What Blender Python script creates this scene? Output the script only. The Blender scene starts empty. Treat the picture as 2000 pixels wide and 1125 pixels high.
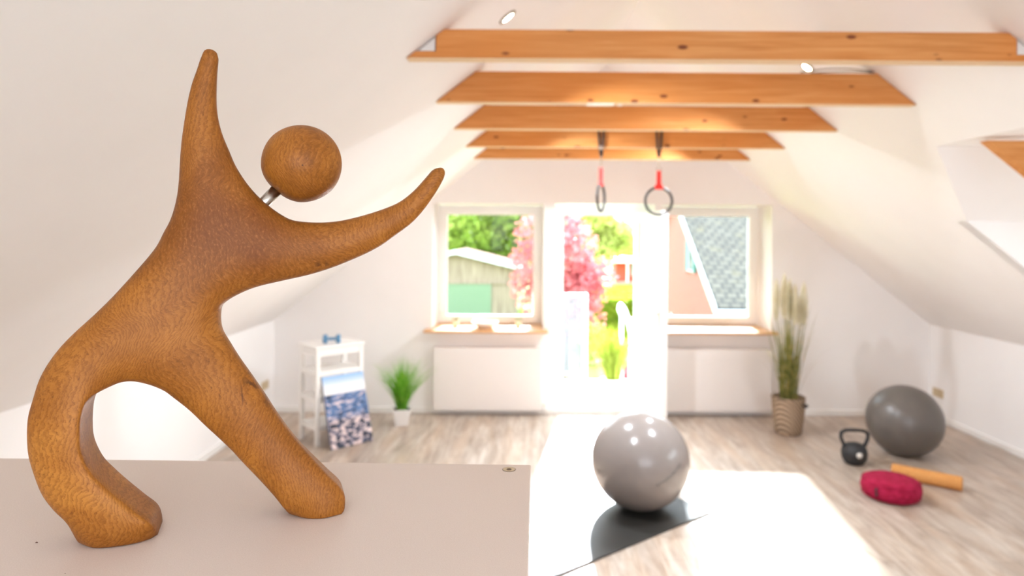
import bpy, bmesh, math, random
import numpy as np
from mathutils import Vector, Matrix
from mathutils.geometry import delaunay_2d_cdt
PI = math.pi
scn = bpy.context.scene
COL = scn.collection

# ---------------------------------------------------------------- camera, world, sun, exposure
scn.view_settings.view_transform = 'Standard'
scn.view_settings.look = 'None'
scn.view_settings.gamma = 1.0
scn.view_settings.use_curve_mapping = False
scn.view_settings.exposure = 1.30
cd = bpy.data.cameras.new('camera')
cam = bpy.data.objects.new('camera', cd)
COL.objects.link(cam)
cam.matrix_world = Matrix.Translation((0, 0, 1.78)) @ Matrix.Rotation(PI/2, 4, 'X') @ Matrix.Rotation(0.0065, 4, 'Z')
cd.sensor_width = 36
cd.lens = 23.4
cd.shift_x = -0.0125
cd.shift_y = -0.05125
cd.clip_start = 0.02
cd.clip_end = 400
cd.dof.use_dof = True
cd.dof.focus_distance = 0.655
cd.dof.aperture_fstop = 5.0
scn.camera = cam
scn.cycles.use_denoising = True
scn.cycles.max_bounces = 14
scn.cycles.diffuse_bounces = 12
scn.cycles.transparent_max_bounces = 16
scn.cycles.sample_clamp_indirect = 8.0
scn.cycles.caustics_reflective = False
scn.cycles.caustics_refractive = False

world = bpy.data.worlds.new('world')
scn.world = world
world.use_nodes = True
wn = world.node_tree.nodes
bg = wn['Background']
tc = wn.new('ShaderNodeTexCoord'); sx = wn.new('ShaderNodeSeparateXYZ'); rp = wn.new('ShaderNodeValToRGB')
world.node_tree.links.new(tc.outputs['Generated'], sx.inputs[0])
world.node_tree.links.new(sx.outputs['Z'], rp.inputs[0])
world.node_tree.links.new(rp.outputs[0], bg.inputs[0])
rp.color_ramp.elements[0].color = (0.93, 0.955, 1.0, 1)
rp.color_ramp.elements[1].position = 0.5
rp.color_ramp.elements[1].color = (0.74, 0.87, 1.0, 1)
bg.inputs[1].default_value = 4.6

def lamp(name, kind, loc, direction, energy, color=(1, 1, 1), size=None, size_y=None, angle=None, portal=False):
    l = bpy.data.lights.new(name, kind)
    o = bpy.data.objects.new(name, l)
    COL.objects.link(o)
    o.location = loc
    o.rotation_euler = Vector(direction).to_track_quat('-Z', 'Y').to_euler()
    l.energy = energy
    l.color = color
    if kind == 'AREA':
        l.shape = 'RECTANGLE'; l.size = size; l.size_y = size_y
        if portal:
            l.cycles.is_portal = True
    if angle is not None:
        l.angle = angle
    return o

EL = math.radians(29)
lamp('sun', 'SUN', (2, 30, 18), (-0.13, -0.99, -math.tan(EL)), 15.0, (0.91, 0.945, 1.0), angle=math.radians(2.6))
# added fill light standing in for an unbuilt window behind the camera
lamp('rear_fill', 'AREA', (0.9, -1.85, 1.75), (0, 1, 0.02), 37, (0.79, 0.88, 1.0), 3.4, 1.7)
# sky portals in the openings
lamp('portal_left', 'AREA', (-0.39, 7.2, 1.45), (0, -1, 0), 1, size=1.1, size_y=1.3, portal=True)
lamp('portal_door', 'AREA', (0.75, 7.2, 1.05), (0, -1, 0), 1, size=0.9, size_y=2.1, portal=True)
lamp('portal_right', 'AREA', (1.93, 7.2, 1.45), (0, -1, 0), 1, size=1.1, size_y=1.3, portal=True)
lamp('portal_dormer', 'AREA', (4.72, 3.02, 1.60), (-1, 0, 0), 1, size=2.2, size_y=1.3, portal=True)

# ---------------------------------------------------------------- materials
def srgb(r, g, b):
    f = lambda c: (c/12.92 if c <= 0.04045 else ((c+0.055)/1.055)**2.4)
    return (f(r/255), f(g/255), f(b/255), 1)

class Mat:
    def __init__(s, name):
        s.m = bpy.data.materials.new(name)
        s.m.use_nodes = True
        s.t = s.m.node_tree
        s.b = s.t.nodes['Principled BSDF']
        s.co = s.n('ShaderNodeTexCoord').outputs['Object']
    def n(s, typ, **kw):
        x = s.t.nodes.new(typ)
        for k, v in kw.items():
            setattr(x, k, v)
        return x
    def l(s, a, b):
        s.t.links.new(a, b)
    def mapped(s, scale=(1, 1, 1), rot=(0, 0, 0), loc=(0, 0, 0), src=None):
        m = s.n('ShaderNodeMapping')
        m.inputs['Scale'].default_value = scale
        m.inputs['Rotation'].default_value = rot
        m.inputs['Location'].default_value = loc
        s.l(src or s.co, m.inputs['Vector'])
        return m.outputs[0]
    def noise(s, scale, detail=3, rough=0.5, dist=0.0, vec=None):
        x = s.n('ShaderNodeTexNoise')
        x.inputs['Scale'].default_value = scale
        x.inputs['Detail'].default_value = detail
        x.inputs['Roughness'].default_value = rough
        x.inputs['Distortion'].default_value = dist
        s.l(vec or s.co, x.inputs['Vector'])
        return x.outputs['Fac']
    def ramp(s, fac, stops):
        r = s.n('ShaderNodeValToRGB')
        e = r.color_ramp.elements
        while len(e) < len(stops):
            e.new(0.5)
        for i, (p, c) in enumerate(stops):
            e[i].position = p
            e[i].color = c if len(c) == 4 else (*c, 1)
        s.l(fac, r.inputs[0])
        return r.outputs[0]
    def mix(s, a, b, fac, mode='MIX'):
        x = s.n('ShaderNodeMix', data_type='RGBA', blend_type=mode)
        for sock, v in ((x.inputs[0], fac), (x.inputs[6], a), (x.inputs[7], b)):
            if hasattr(v, 'links'):
                s.l(v, sock)
            else:
                sock.default_value = v
        return x.outputs[2]
    def color(s, v):
        if hasattr(v, 'links'):
            s.l(v, s.b.inputs['Base Color'])
        else:
            s.b.inputs['Base Color'].default_value = v
    def bump(s, h, strength=0.2, dist=0.001):
        x = s.n('ShaderNodeBump')
        x.inputs['Strength'].default_value = strength
        x.inputs['Distance'].default_value = dist
        s.l(h, x.inputs['Height'])
        s.l(x.outputs[0], s.b.inputs['Normal'])
    def set(s, rough=0.5, metal=0.0, spec=0.5, coat=0.0, sheen=0.0):
        s.b.inputs['Roughness'].default_value = rough
        s.b.inputs['Metallic'].default_value = metal
        s.b.inputs['Specular IOR Level'].default_value = spec
        s.b.inputs['Coat Weight'].default_value = coat
        s.b.inputs['Sheen Weight'].default_value = sheen

def plain(name, c, rough=0.5, metal=0.0, var=0.06, scale=8, bump=0.0, bscale=200, spec=0.5, sheen=0.0):
    m = Mat(name)
    d = tuple(x*(1-var) for x in c[:3]) + (1,)
    m.color(m.ramp(m.noise(scale), [(0.3, d), (0.7, c)]))
    m.set(rough, metal, spec, sheen=sheen)
    if bump:
        m.bump(m.noise(bscale, 2), bump, 0.002)
    return m.m

M = {}
M['wall'] = plain('white_plaster', srgb(243, 241, 240), 0.85, var=0.02, scale=3, bump=0.15, bscale=160, spec=0.2)
M['ceiling'] = plain('white_ceiling_paint', srgb(244, 242, 241), 0.85, var=0.02, scale=3, bump=0.1, bscale=120, spec=0.2)
M['white'] = plain('white_lacquer', srgb(240, 238, 235), 0.35, var=0.01)
M['radiator'] = plain('radiator_enamel', srgb(232, 226, 222), 0.35, var=0.01)
M['pvc'] = plain('white_pvc', srgb(242, 241, 239), 0.3, var=0.01)
M['porcelain'] = plain('white_porcelain', srgb(238, 236, 234), 0.15, var=0.01)
M['steel'] = plain('brushed_steel', srgb(190, 182, 170), 0.28, 1.0)
M['darkmetal'] = plain('dark_metal', srgb(90, 85, 80), 0.35, 1.0)
M['strap'] = plain('black_webbing', srgb(48, 42, 42), 0.8, bump=0.4, bscale=900)
M['redstrap'] = plain('red_webbing', srgb(235, 30, 18), 0.6, bump=0.4, bscale=900)
M['ringplastic'] = plain('dark_ring', srgb(40, 38, 38), 0.5)
M['iron'] = plain('black_cast_iron', srgb(38, 38, 40), 0.55, bump=0.4, bscale=300)
M['blue'] = plain('blue_neoprene', srgb(96, 142, 178), 0.6, bump=0.2)
M['beige'] = plain('beige_plastic', srgb(205, 185, 150), 0.4)
M['cable'] = plain('grey_cable', srgb(105, 100, 96), 0.6)
M['styro'] = plain('pale_foam', srgb(226, 222, 218), 0.8)
M['soil'] = plain('dark_soil', srgb(70, 55, 40), 0.9, var=0.4, scale=60)
M['edge'] = plain('canvas_edge', srgb(60, 80, 115), 0.8)
M['silvercap'] = plain('silver_cap', srgb(232, 228, 220), 0.4, 0.1)
M['chip'] = plain('dark_chip', srgb(90, 50, 30), 0.8)
M['balcony'] = plain('pale_balcony_tile', srgb(215, 213, 208), 0.6, var=0.08, scale=5)
M['whitemetal'] = plain('white_painted_steel', srgb(228, 230, 232), 0.4)
M['greymesh'] = plain('grey_perforated_sheet', srgb(104, 110, 116), 0.6, var=0.2, scale=40)
M['teal'] = plain('teal_paint', srgb(60, 120, 115), 0.6)
M['redpaint'] = plain('red_timber', srgb(190, 60, 40), 0.7)
M['darkglass'] = plain('dark_window', srgb(110, 120, 120), 0.1)
M['brown'] = plain('brown_brick', srgb(120, 84, 64), 0.9, var=0.3, scale=8)
M['bark'] = plain('bark', srgb(110, 92, 75), 0.9, var=0.4, scale=10)
M['garagegreen'] = Mat('green_garage_door')
_g = M['garagegreen']
_w = _g.n('ShaderNodeTexWave', bands_direction='X'); _w.inputs['Scale'].default_value = 3.0
_g.l(_g.co, _w.inputs[0])
_g.color(_g.ramp(_w.outputs['Fac'], [(0.1, srgb(80, 102, 80)), (0.5, srgb(118, 138, 114))])); _g.set(0.7); M['garagegreen'] = _g.m
_g = Mat('weathered_boards')
_g.color(_g.ramp(_g.noise(1.0, 4, 0.6, 0, _g.mapped((9, 1, 0.6))), [(0.3, srgb(112, 96, 84)), (0.7, srgb(158, 142, 126))])); _g.set(0.9); M['boards'] = _g.m
M['roofpink'] = plain('pale_red_roof', srgb(205, 160, 148), 0.7, var=0.2, scale=3)
M['gutter'] = plain('white_gutter', srgb(205, 212, 216), 0.5)

def glass(name):
    m = bpy.data.materials.new(name); m.use_nodes = True
    t = m.node_tree; t.nodes.clear()
    o = t.nodes.new('ShaderNodeOutputMaterial'); mx = t.nodes.new('ShaderNodeMixShader')
    tr = t.nodes.new('ShaderNodeBsdfTransparent'); gl = t.nodes.new('ShaderNodeBsdfGlossy'); fr = t.nodes.new('ShaderNodeFresnel')
    gl.inputs['Roughness'].default_value = 0.02
    tr.inputs['Color'].default_value = (0.80, 0.82, 0.81, 1)
    fr.inputs['IOR'].default_value = 1.25
    t.links.new(fr.outputs[0], mx.inputs[0]); t.links.new(tr.outputs[0], mx.inputs[1]); t.links.new(gl.outputs[0], mx.inputs[2])
    t.links.new(mx.outputs[0], o.inputs[0])
    return m
M['glass'] = glass('window_glass')
M['frosted'] = plain('frosted_glass', srgb(190, 192, 196), 0.35)

def emis(name, c, s):
    m = Mat(name); m.color(c); m.b.inputs['Emission Color'].default_value = c; m.b.inputs['Emission Strength'].default_value = s
    return m.m
M['bulb'] = emis('lit_spot_lens', (1.0, 0.82, 0.55, 1), 14)

def pine(name, seed):
    m = Mat(name)
    v = m.mapped((0.35, 3.2, 7.0), loc=(seed*3.1, seed, seed*1.7))
    g = m.noise(6, 5, 0.6, 0.5, v)
    c = m.ramp(g, [(0.25, srgb(182, 116, 58)), (0.5, srgb(206, 140, 78)), (0.75, srgb(222, 162, 100))])
    big = m.noise(0.9, 2, 0.5, 0, m.mapped((1, 1, 1), loc=(seed*5, 0, 0)))
    c = m.mix(c, srgb(214, 132, 58), m.ramp(big, [(0.42, (0, 0, 0)), (0.62, (0.55, 0.55, 0.55))]))
    vo = m.n('ShaderNodeTexVoronoi'); vo.inputs['Scale'].default_value = 6.5
    m.l(m.mapped((0.85, 0.02, 1.9), loc=(seed*1.37, 0.3, seed*0.73)), vo.inputs['Vector'])
    k = m.ramp(vo.outputs['Distance'], [(0.085, (1, 1, 1)), (0.145, (0, 0, 0))])
    c = m.mix(c, srgb(120, 62, 30), k)
    m.color(c); m.set(0.6, spec=0.3)
    m.bump(g, 0.1, 0.002)
    return m.m

M['pinebounce'] = plain('pine_underside_bounce_lit', srgb(236, 204, 162), 0.6, var=0.08, scale=12)  # paler pine: light bounced off the floor, painted into the colour
_m = Mat('oak_sill')
_m.color(_m.ramp(_m.noise(5, 4, 0.6, 0.4, _m.mapped((0.5, 6, 6))), [(0.3, srgb(202, 150, 98)), (0.7, srgb(226, 182, 132))])); _m.set(0.35); M['sill'] = _m.m

# carved hardwood of the figure
def carved(name, off):
    m = Mat(name)
    warp = m.noise(7, 2, 0.5, 0.6, m.mapped((1, 1, 1), loc=(off, off*2, 0)))
    mp = m.n('ShaderNodeVectorMath', operation='MULTIPLY_ADD')
    cmb = m.n('ShaderNodeCombineXYZ'); m.l(warp, cmb.inputs[0]); m.l(warp, cmb.inputs[1]); m.l(warp, cmb.inputs[2])
    mp.inputs[1].default_value = (0.16, 0.10, 0.05)
    m.l(cmb.outputs[0], mp.inputs[0]); m.l(m.co, mp.inputs[2])
    wv = m.n('ShaderNodeTexWave', bands_direction='X', wave_profile='SAW')
    wv.inputs['Scale'].default_value = 62; wv.inputs['Distortion'].default_value = 9
    wv.inputs['Detail'].default_value = 4; wv.inputs['Detail Scale'].default_value = 2.5; wv.inputs['Detail Roughness'].default_value = 0.7
    m.l(mp.outputs[0], wv.inputs['Vector'])
    fine = m.noise(560, 3, 0.7, 0.2, m.mapped((1.0, 1.0, 0.38), src=mp.outputs[0]))
    blot = m.noise(8, 4, 0.6, 0.8, m.mapped((1, 1, 1), loc=(off*7, 1, 2)))
    base = m.ramp(blot, [(0.30, srgb(124, 72, 20)), (0.46, srgb(147, 89, 30)), (0.60, srgb(164, 103, 38)), (0.76, srgb(188, 126, 54))])
    if not off:   # darker tone across the chest
        hd_ = m.n('ShaderNodeVectorMath', operation='SUBTRACT'); m.l(mp.outputs[0], hd_.inputs[0]); hd_.inputs[1].default_value = (0.20, 0.05, 0.33)
        he_ = m.n('ShaderNodeVectorMath', operation='MULTIPLY'); m.l(hd_.outputs[0], he_.inputs[0]); he_.inputs[1].default_value = (1/0.11, 0, 1/0.10)
        hl_ = m.n('ShaderNodeVectorMath', operation='LENGTH'); m.l(he_.outputs[0], hl_.inputs[0])
        base = m.mix(base, srgb(108, 56, 16), m.ramp(hl_.outputs['Value'], [(0.25, (0.75, 0.75, 0.75)), (1.0, (0, 0, 0))]))
    c = m.mix(base, srgb(104, 56, 12), m.ramp(wv.outputs['Fac'], [(0.30, (0, 0, 0)), (0.95, (0.50, 0.50, 0.50))]))
    c = m.mix(c, srgb(192, 128, 66), m.ramp(fine, [(0.52, (0, 0, 0)), (0.70, (0.28, 0.28, 0.28))]))
    c = m.mix(c, srgb(90, 48, 16), m.ramp(fine, [(0.28, (0.6, 0.6, 0.6)), (0.42, (0, 0, 0))]))
    vo = m.n('ShaderNodeTexVoronoi'); vo.inputs['Scale'].default_value = 26
    m.l(m.mapped((1, 1, 1), loc=(off, 3, off)), vo.inputs['Vector'])
    c = m.mix(c, srgb(62, 34, 18), m.ramp(vo.outputs['Distance'], [(0.016, (0.9, 0.9, 0.9)), (0.030, (0, 0, 0))]))
    # dark streaky knots
    for (kx, kz, sxx, szz) in ((0.199, 0.262, 0.010, 0.016), (0.149, 0.128, 0.010, 0.011), (0.128, 0.137, 0.014, 0.020), (0.325, 0.374, 0.006, 0.004)):
        if off:
            break
        d = m.n('ShaderNodeVectorMath', operation='SUBTRACT'); m.l(m.co, d.inputs[0]); d.inputs[1].default_value = (kx, 0, kz)
        e = m.n('ShaderNodeVectorMath', operation='MULTIPLY'); m.l(d.outputs[0], e.inputs[0]); e.inputs[1].default_value = (1/sxx, 0, 1/szz)
        ln = m.n('ShaderNodeVectorMath', operation='LENGTH'); m.l(e.outputs[0], ln.inputs[0])
        area = m.ramp(ln.outputs['Value'], [(0.3, (1, 1, 1)), (1.0, (0, 0, 0))])
        st = m.ramp(m.noise(90, 3, 0.5, 1.5, m.mapped((1.0, 1, 0.35), rot=(0, -0.5, 0))), [(0.50, (0, 0, 0)), (0.60, (1, 1, 1))])
        c = m.mix(c, srgb(82, 46, 22), m.mix(area, st, 1.0, 'MULTIPLY'))
    m.color(c); m.set(0.46, spec=0.22)
    m.bump(fine, 0.12, 0.0006)
    return m.m
M['carved'] = carved('carved_hardwood', 0.0)
M['carvedhead'] = carved('carved_hardwood_head', 1.3)

# floor: long light planks
_m = Mat('light_plank_floor')
bt = _m.n('ShaderNodeTexBrick'); bt.offset = 0.37
for k, v in (('Scale', 1.0), ('Mortar Size', 0.0022), ('Mortar Smooth', 0.3), ('Brick Width', 1.22), ('Row Height', 0.152), ('Bias', 0.0)):
    bt.inputs[k].default_value = v
bt.inputs['Color1'].default_value = (0.82, 0.82, 0.82, 1); bt.inputs['Color2'].default_value = (1, 1, 1, 1); bt.inputs['Mortar'].default_value = (0.5, 0.46, 0.42, 1)
_m.l(_m.mapped((1, 1, 1), rot=(0, 0, PI/2)), bt.inputs['Vector'])
g1 = _m.noise(3.2, 5, 0.65, 0.6, _m.mapped((5.5, 0.75, 1)))
g2 = _m.noise(1.1, 3, 0.5, 0.2, _m.mapped((7, 0.9, 1), loc=(4, 2, 0)))
c = _m.ramp(g1, [(0.28, srgb(146, 126, 110)), (0.45, srgb(174, 157, 142)), (0.62, srgb(199, 186, 173)), (0.8, srgb(214, 204, 193))])
c = _m.mix(c, srgb(194, 166, 140), _m.ramp(g2, [(0.45, (0, 0, 0)), (0.7, (0.5, 0.5, 0.5))]))
c = _m.mix(c, bt.outputs['Color'], 0.75, 'MULTIPLY')
_m.color(c); _m.set(0.34, spec=0.5); _m.bump(g1, 0.08, 0.001)
M['floor'] = _m.m

_m = Mat('pale_laminate_top')
_m.color(_m.ramp(_m.noise(900, 2), [(0.35, srgb(214, 200, 188)), (0.65, srgb(222, 209, 198))])); _m.set(0.42, spec=0.4); M['laminate'] = _m.m

def rubber(name, c, rough):
    m = Mat(name)
    m.color(m.ramp(m.noise(5), [(0.3, tuple(x*0.95 for x in c[:3])+(1,)), (0.7, c)]))
    w = m.n('ShaderNodeTexWave', bands_direction='Z'); w.inputs['Scale'].default_value = 28
    m.l(m.co, w.inputs[0])
    m.set(rough, spec=0.55); m.bump(w.outputs['Fac'], 0.12, 0.001)
    return m.m
M['ball'] = rubber('silver_grey_rubber', srgb(134, 125, 120), 0.20)
M['ball2'] = rubber('mid_grey_rubber', srgb(98, 92, 87), 0.33)
M['mat'] = plain('charcoal_mat', srgb(44, 42, 39), 0.46, var=0.12, scale=30, bump=0.2, bscale=600, spec=0.5)
M['matside'] = M['mat']
_m = Mat('crimson_fabric')
w = _m.n('ShaderNodeTexChecker'); w.inputs['Scale'].default_value = 260; _m.l(_m.co, w.inputs[0])
_m.color(_m.ramp(_m.noise(30, 4), [(0.3, srgb(138, 12, 46)), (0.7, srgb(172, 32, 72))])); _m.set(0.85, spec=0.2); _m.bump(w.outputs[1], 0.5, 0.002); M['crimson'] = _m.m
_m = Mat('cork')
_m.color(_m.ramp(_m.noise(120, 4, 0.7), [(0.3, srgb(168, 108, 52)), (0.5, srgb(206, 144, 78)), (0.75, srgb(216, 160, 96))])); _m.set(0.8); M['cork'] = _m.m
_m = Mat('woven_basket')
w = _m.n('ShaderNodeTexWave', bands_direction='DIAGONAL'); w.inputs['Scale'].default_value = 16; w.inputs['Distortion'].default_value = 1.0; _m.l(_m.co, w.inputs[0])
_m.color(_m.ramp(w.outputs['Fac'], [(0.2, srgb(112, 92, 72)), (0.6, srgb(176, 152, 128))])); _m.set(0.85); _m.bump(w.outputs['Fac'], 0.8, 0.004); M['basket'] = _m.m

def leafy(name, c1, c2, c3, scale=4, rough=0.6, trans=0.45):
    m = Mat(name)
    m.color(m.ramp(m.noise(scale, 4, 0.7), [(0.3, c1), (0.5, c2), (0.7, c3)]))
    m.set(rough, spec=0.2)
    tr = m.n('ShaderNodeBsdfTranslucent'); mx = m.n('ShaderNodeMixShader'); mx.inputs[0].default_value = trans
    bc = m.b.inputs['Base Color'].links[0].from_socket
    m.l(bc, tr.inputs[0]); m.l(m.b.outputs[0], mx.inputs[1]); m.l(tr.outputs[0], mx.inputs[2])
    m.l(mx.outputs[0], m.t.nodes['Material Output'].inputs[0])
    return m.m
M['blade'] = leafy('green_blades', srgb(84, 150, 40), srgb(126, 190, 62), srgb(176, 220, 100), 14)
M['patiograss'] = leafy('patio_grass_blades', srgb(110, 128, 36), srgb(140, 156, 50), srgb(166, 176, 78), 14, trans=0.3)
M['reed'] = leafy('olive_reeds', srgb(92, 96, 52), srgb(140, 142, 80), srgb(196, 166, 100), 22)
M['plume'] = leafy('cream_plumes', srgb(236, 230, 206), srgb(246, 242, 226), srgb(252, 250, 242), 10)
M['treegreen'] = leafy('spring_green_leaves', srgb(112, 142, 52), srgb(148, 172, 72), srgb(176, 188, 98), 0.7)
M['treeyellow'] = leafy('yellow_green_leaves', srgb(150, 162, 84), srgb(176, 184, 104), srgb(200, 200, 140), 0.4)
M['treered'] = leafy('pink_red_leaves', srgb(164, 76, 82), srgb(190, 108, 112), srgb(208, 150, 146), 1.2)
M['hedge'] = leafy('clipped_hedge', srgb(88, 120, 28), srgb(128, 152, 40), srgb(154, 172, 62), 1.5)
M['lawn'] = plain('lawn_grass', srgb(138, 158, 62), 0.9, var=0.3, scale=1)
M['field'] = plain('distant_meadow', srgb(150, 165, 80), 0.9, var=0.2, scale=0.3)

_m = Mat('pink_brick')
bt = _m.n('ShaderNodeTexBrick')
for k, v in (('Scale', 1.0), ('Mortar Size', 0.012), ('Brick Width', 0.24), ('Row Height', 0.08)):
    bt.inputs[k].default_value = v
bt.inputs['Color1'].default_value = srgb(184, 92, 84); bt.inputs['Color2'].default_value = srgb(192, 102, 92); bt.inputs['Mortar'].default_value = srgb(182, 122, 114)
sp = _m.n('ShaderNodeSeparateXYZ'); cb = _m.n('ShaderNodeCombineXYZ'); _m.l(_m.co, sp.inputs[0]); _m.l(sp.outputs[1], cb.inputs[0]); _m.l(sp.outputs[2], cb.inputs[1]); _m.l(cb.outputs[0], bt.inputs['Vector'])
_m.color(bt.outputs['Color']); _m.set(0.9); M['brick'] = _m.m
_m = Mat('grey_roof_tiles')
bt = _m.n('ShaderNodeTexBrick')
for k, v in (('Scale', 1.0), ('Mortar Size', 0.03), ('Brick Width', 0.30), ('Row Height', 0.24)):
    bt.inputs[k].default_value = v
bt.inputs['Color1'].default_value = srgb(88, 83, 74); bt.inputs['Color2'].default_value = srgb(104, 98, 87); bt.inputs['Mortar'].default_value = srgb(52, 50, 48)
_m.l(_m.mapped((1, 1.2, 0)), bt.inputs['Vector'])
c = _m.mix(bt.outputs['Color'], srgb(112, 102, 74), _m.ramp(_m.noise(2.2, 4), [(0.55, (0, 0, 0)), (0.72, (0.6, 0.6, 0.6))]))
_m.color(c); _m.set(0.8); M['rooftile'] = _m.m

_m = Mat('seascape_print')    # in the canvas' own frame: x across, z up (0..0.60)
sp = _m.n('ShaderNodeSeparateXYZ'); _m.l(_m.co, sp.inputs[0])
hz = _m.n('ShaderNodeMath', operation='DIVIDE'); _m.l(sp.outputs['Z'], hz.inputs[0]); hz.inputs[1].default_value = 0.60
sky = _m.ramp(hz.outputs[0], [(0.74, srgb(236, 232, 232)), (0.85, srgb(226, 232, 242)), (0.97, srgb(150, 186, 226))])
n1 = _m.noise(13, 5, 0.65, 0.6, _m.mapped((1, 1, 2.6)))
sea = _m.ramp(n1, [(0.38, srgb(34, 48, 72)), (0.46, srgb(66, 92, 134)), (0.52, srgb(92, 132, 184)), (0.555, srgb(120, 130, 160)), (0.60, srgb(214, 194, 198))])
n2 = _m.noise(20, 4, 0.6, 0.4, _m.mapped((1, 1, 1.7), loc=(3, 0, 5)))
rocks = _m.ramp(n2, [(0.42, srgb(30, 34, 48)), (0.50, srgb(88, 96, 122)), (0.54, srgb(206, 182, 180)), (0.7, srgb(232, 214, 210))])
low = _m.mix(rocks, sea, _m.ramp(hz.outputs[0], [(0.36, (0, 0, 0)), (0.46, (1, 1, 1))]))
_m.color(_m.mix(low, sky, _m.ramp(hz.outputs[0], [(0.735, (0, 0, 0)), (0.75, (1, 1, 1))]))); _m.set(0.6); M['print'] = _m.m

# ---------------------------------------------------------------- helpers
def link_mesh(name, me, mat, parent=None, loc=None, rot=None, smooth=False, bevel=0, seg=2):
    o = bpy.data.objects.new(name, me)
    COL.objects.link(o)
    if mat is not None:
        for mm in (mat if isinstance(mat, list) else [mat]):
            me.materials.append(mm)
    if parent is not None:
        o.parent = parent
    if loc is not None: o.location = loc
    if rot is not None: o.rotation_euler = rot
    if smooth:
        for p in me.polygons: p.use_smooth = True
    if bevel:
        b = o.modifiers.new('bevel', 'BEVEL'); b.width = bevel; b.segments = seg; b.limit_method = 'ANGLE'
        for p in me.polygons: p.use_smooth = True
        o.modifiers.new('wn', 'WEIGHTED_NORMAL')
    return o

def obj(name, bm, mat, parent=None, loc=None, rot=None, smooth=False, bevel=0, seg=2):
    bmesh.ops.recalc_face_normals(bm, faces=bm.faces)
    me = bpy.data.meshes.new(name)
    bm.to_mesh(me); bm.free()
    return link_mesh(name, me, mat, parent, loc, rot, smooth, bevel, seg)

def raw(name, verts, faces, mat, parent=None, loc=None, rot=None, smooth=False, bevel=0):
    me = bpy.data.meshes.new(name)
    me.from_pydata([tuple(v) for v in verts], [], faces)
    me.update()
    return link_mesh(name, me, mat, parent, loc, rot, smooth, bevel)

def tag(o, label, cat=None, group=None, kind=None):
    o['label'] = label
    if cat: o['category'] = cat
    if group: o['group'] = group
    if kind: o['kind'] = kind
    return o

def struct(o, label=None):
    o['kind'] = 'structure'
    if label:
        o['label'] = label
    return o

def thing(name, label, cat, loc=(0, 0, 0), rz=0.0, group=None):
    o = bpy.data.objects.new(name, None)
    COL.objects.link(o)
    o.empty_display_size = 0.1
    o.location = loc; o.rotation_euler = (0, 0, rz)
    return tag(o, label, cat, group)

def BM(): return bmesh.new()

def box(bm, x0, x1, y0, y1, z0, z1, mtx=None):
    vs = [bm.verts.new((x, y, z)) for x in (x0, x1) for y in (y0, y1) for z in (z0, z1)]
    for f in ((0, 1, 3, 2), (4, 6, 7, 5), (0, 4, 5, 1), (2, 3, 7, 6), (0, 2, 6, 4), (1, 5, 7, 3)):
        bm.faces.new([vs[i] for i in f])
    if mtx is not None:
        bmesh.ops.transform(bm, matrix=mtx, verts=vs)
    return vs

def prism(bm, poly, axis, a0, a1):
    """poly: 2-D points; axis 'Y' -> points are (x, z), extruded from y=a0 to a1; 'X' -> (y, z); 'Z' -> (x, y)."""
    def P(p, a):
        return {'Y': (p[0], a, p[1]), 'X': (a, p[0], p[1]), 'Z': (p[0], p[1], a)}[axis]
    A = [bm.verts.new(P(p, a0)) for p in poly]; B = [bm.verts.new(P(p, a1)) for p in poly]
    bm.faces.new(A); bm.faces.new(B[::-1])
    n = len(poly)
    for i in range(n):
        bm.faces.new([A[i], B[i], B[(i+1) % n], A[(i+1) % n]])

def lathe(bm, prof, seg=32, mtx=None, cap=True):
    rings = []
    for r, z in prof:
        rings.append([bm.verts.new((r*math.cos(2*PI*k/seg), r*math.sin(2*PI*k/seg), z)) for k in range(seg)])
    for a, b in zip(rings, rings[1:]):
        for k in range(seg):
            bm.faces.new([a[k], a[(k+1) % seg], b[(k+1) % seg], b[k]])
    if cap:
        bm.faces.new(rings[0][::-1]); bm.faces.new(rings[-1])
    if mtx is not None:
        bmesh.ops.transform(bm, matrix=mtx, verts=[v for r in rings for v in r])

def tube(bm, pts, rad, seg=10, closed=False, flat=None):
    """swept tube; rad a number or list; flat=(w,h) gives an elliptical/ribbon section."""
    pts = [Vector(p) for p in pts]
    n = len(pts)
    T = []
    for i in range(n):
        a = pts[(i-1) % n] if (closed or i > 0) else pts[i]
        b = pts[(i+1) % n] if (closed or i < n-1) else pts[i]
        T.append((b-a).normalized())
    up = Vector((0, 0, 1)) if abs(T[0].z) < 0.9 else Vector((1, 0, 0))
    N = (up - T[0]*up.dot(T[0])).normalized()
    rings = []
    for i in range(n):
        N = (N - T[i]*N.dot(T[i])).normalized()
        B = T[i].cross(N)
        r = rad[i] if isinstance(rad, (list, tuple)) else rad
        fa, fb = flat if flat else (1, 1)
        rings.append([bm.verts.new(pts[i] + (N*math.cos(2*PI*k/seg)*fa + B*math.sin(2*PI*k/seg)*fb)*r) for k in range(seg)])
    m = n if closed else n-1
    for i in range(m):
        a, b = rings[i], rings[(i+1) % n]
        for k in range(seg):
            bm.faces.new([a[k], a[(k+1) % seg], b[(k+1) % seg], b[k]])
    if not closed:
        bm.faces.new(rings[0][::-1]); bm.faces.new(rings[-1])

def catmull(P, step, closed=True):
    P = [np.array(p, float) for p in P]
    n = len(P); out = []
    for i in range(n if closed else n-1):
        p0, p1, p2, p3 = (P[(i-1) % n], P[i], P[(i+1) % n], P[(i+2) % n]) if closed else (P[max(i-1, 0)], P[i], P[i+1], P[min(i+2, n-1)])
        k = max(1, int(np.linalg.norm((p2-p1)[:2])/step))
        for j in range(k):
            t = j/k
            out.append(0.5*((2*p1)+(-p0+p2)*t+(2*p0-5*p1+4*p2-p3)*t*t+(-p0+3*p1-3*p2+p3)*t**3))
    if not closed:
        out.append(P[-1])
    return out

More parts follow.
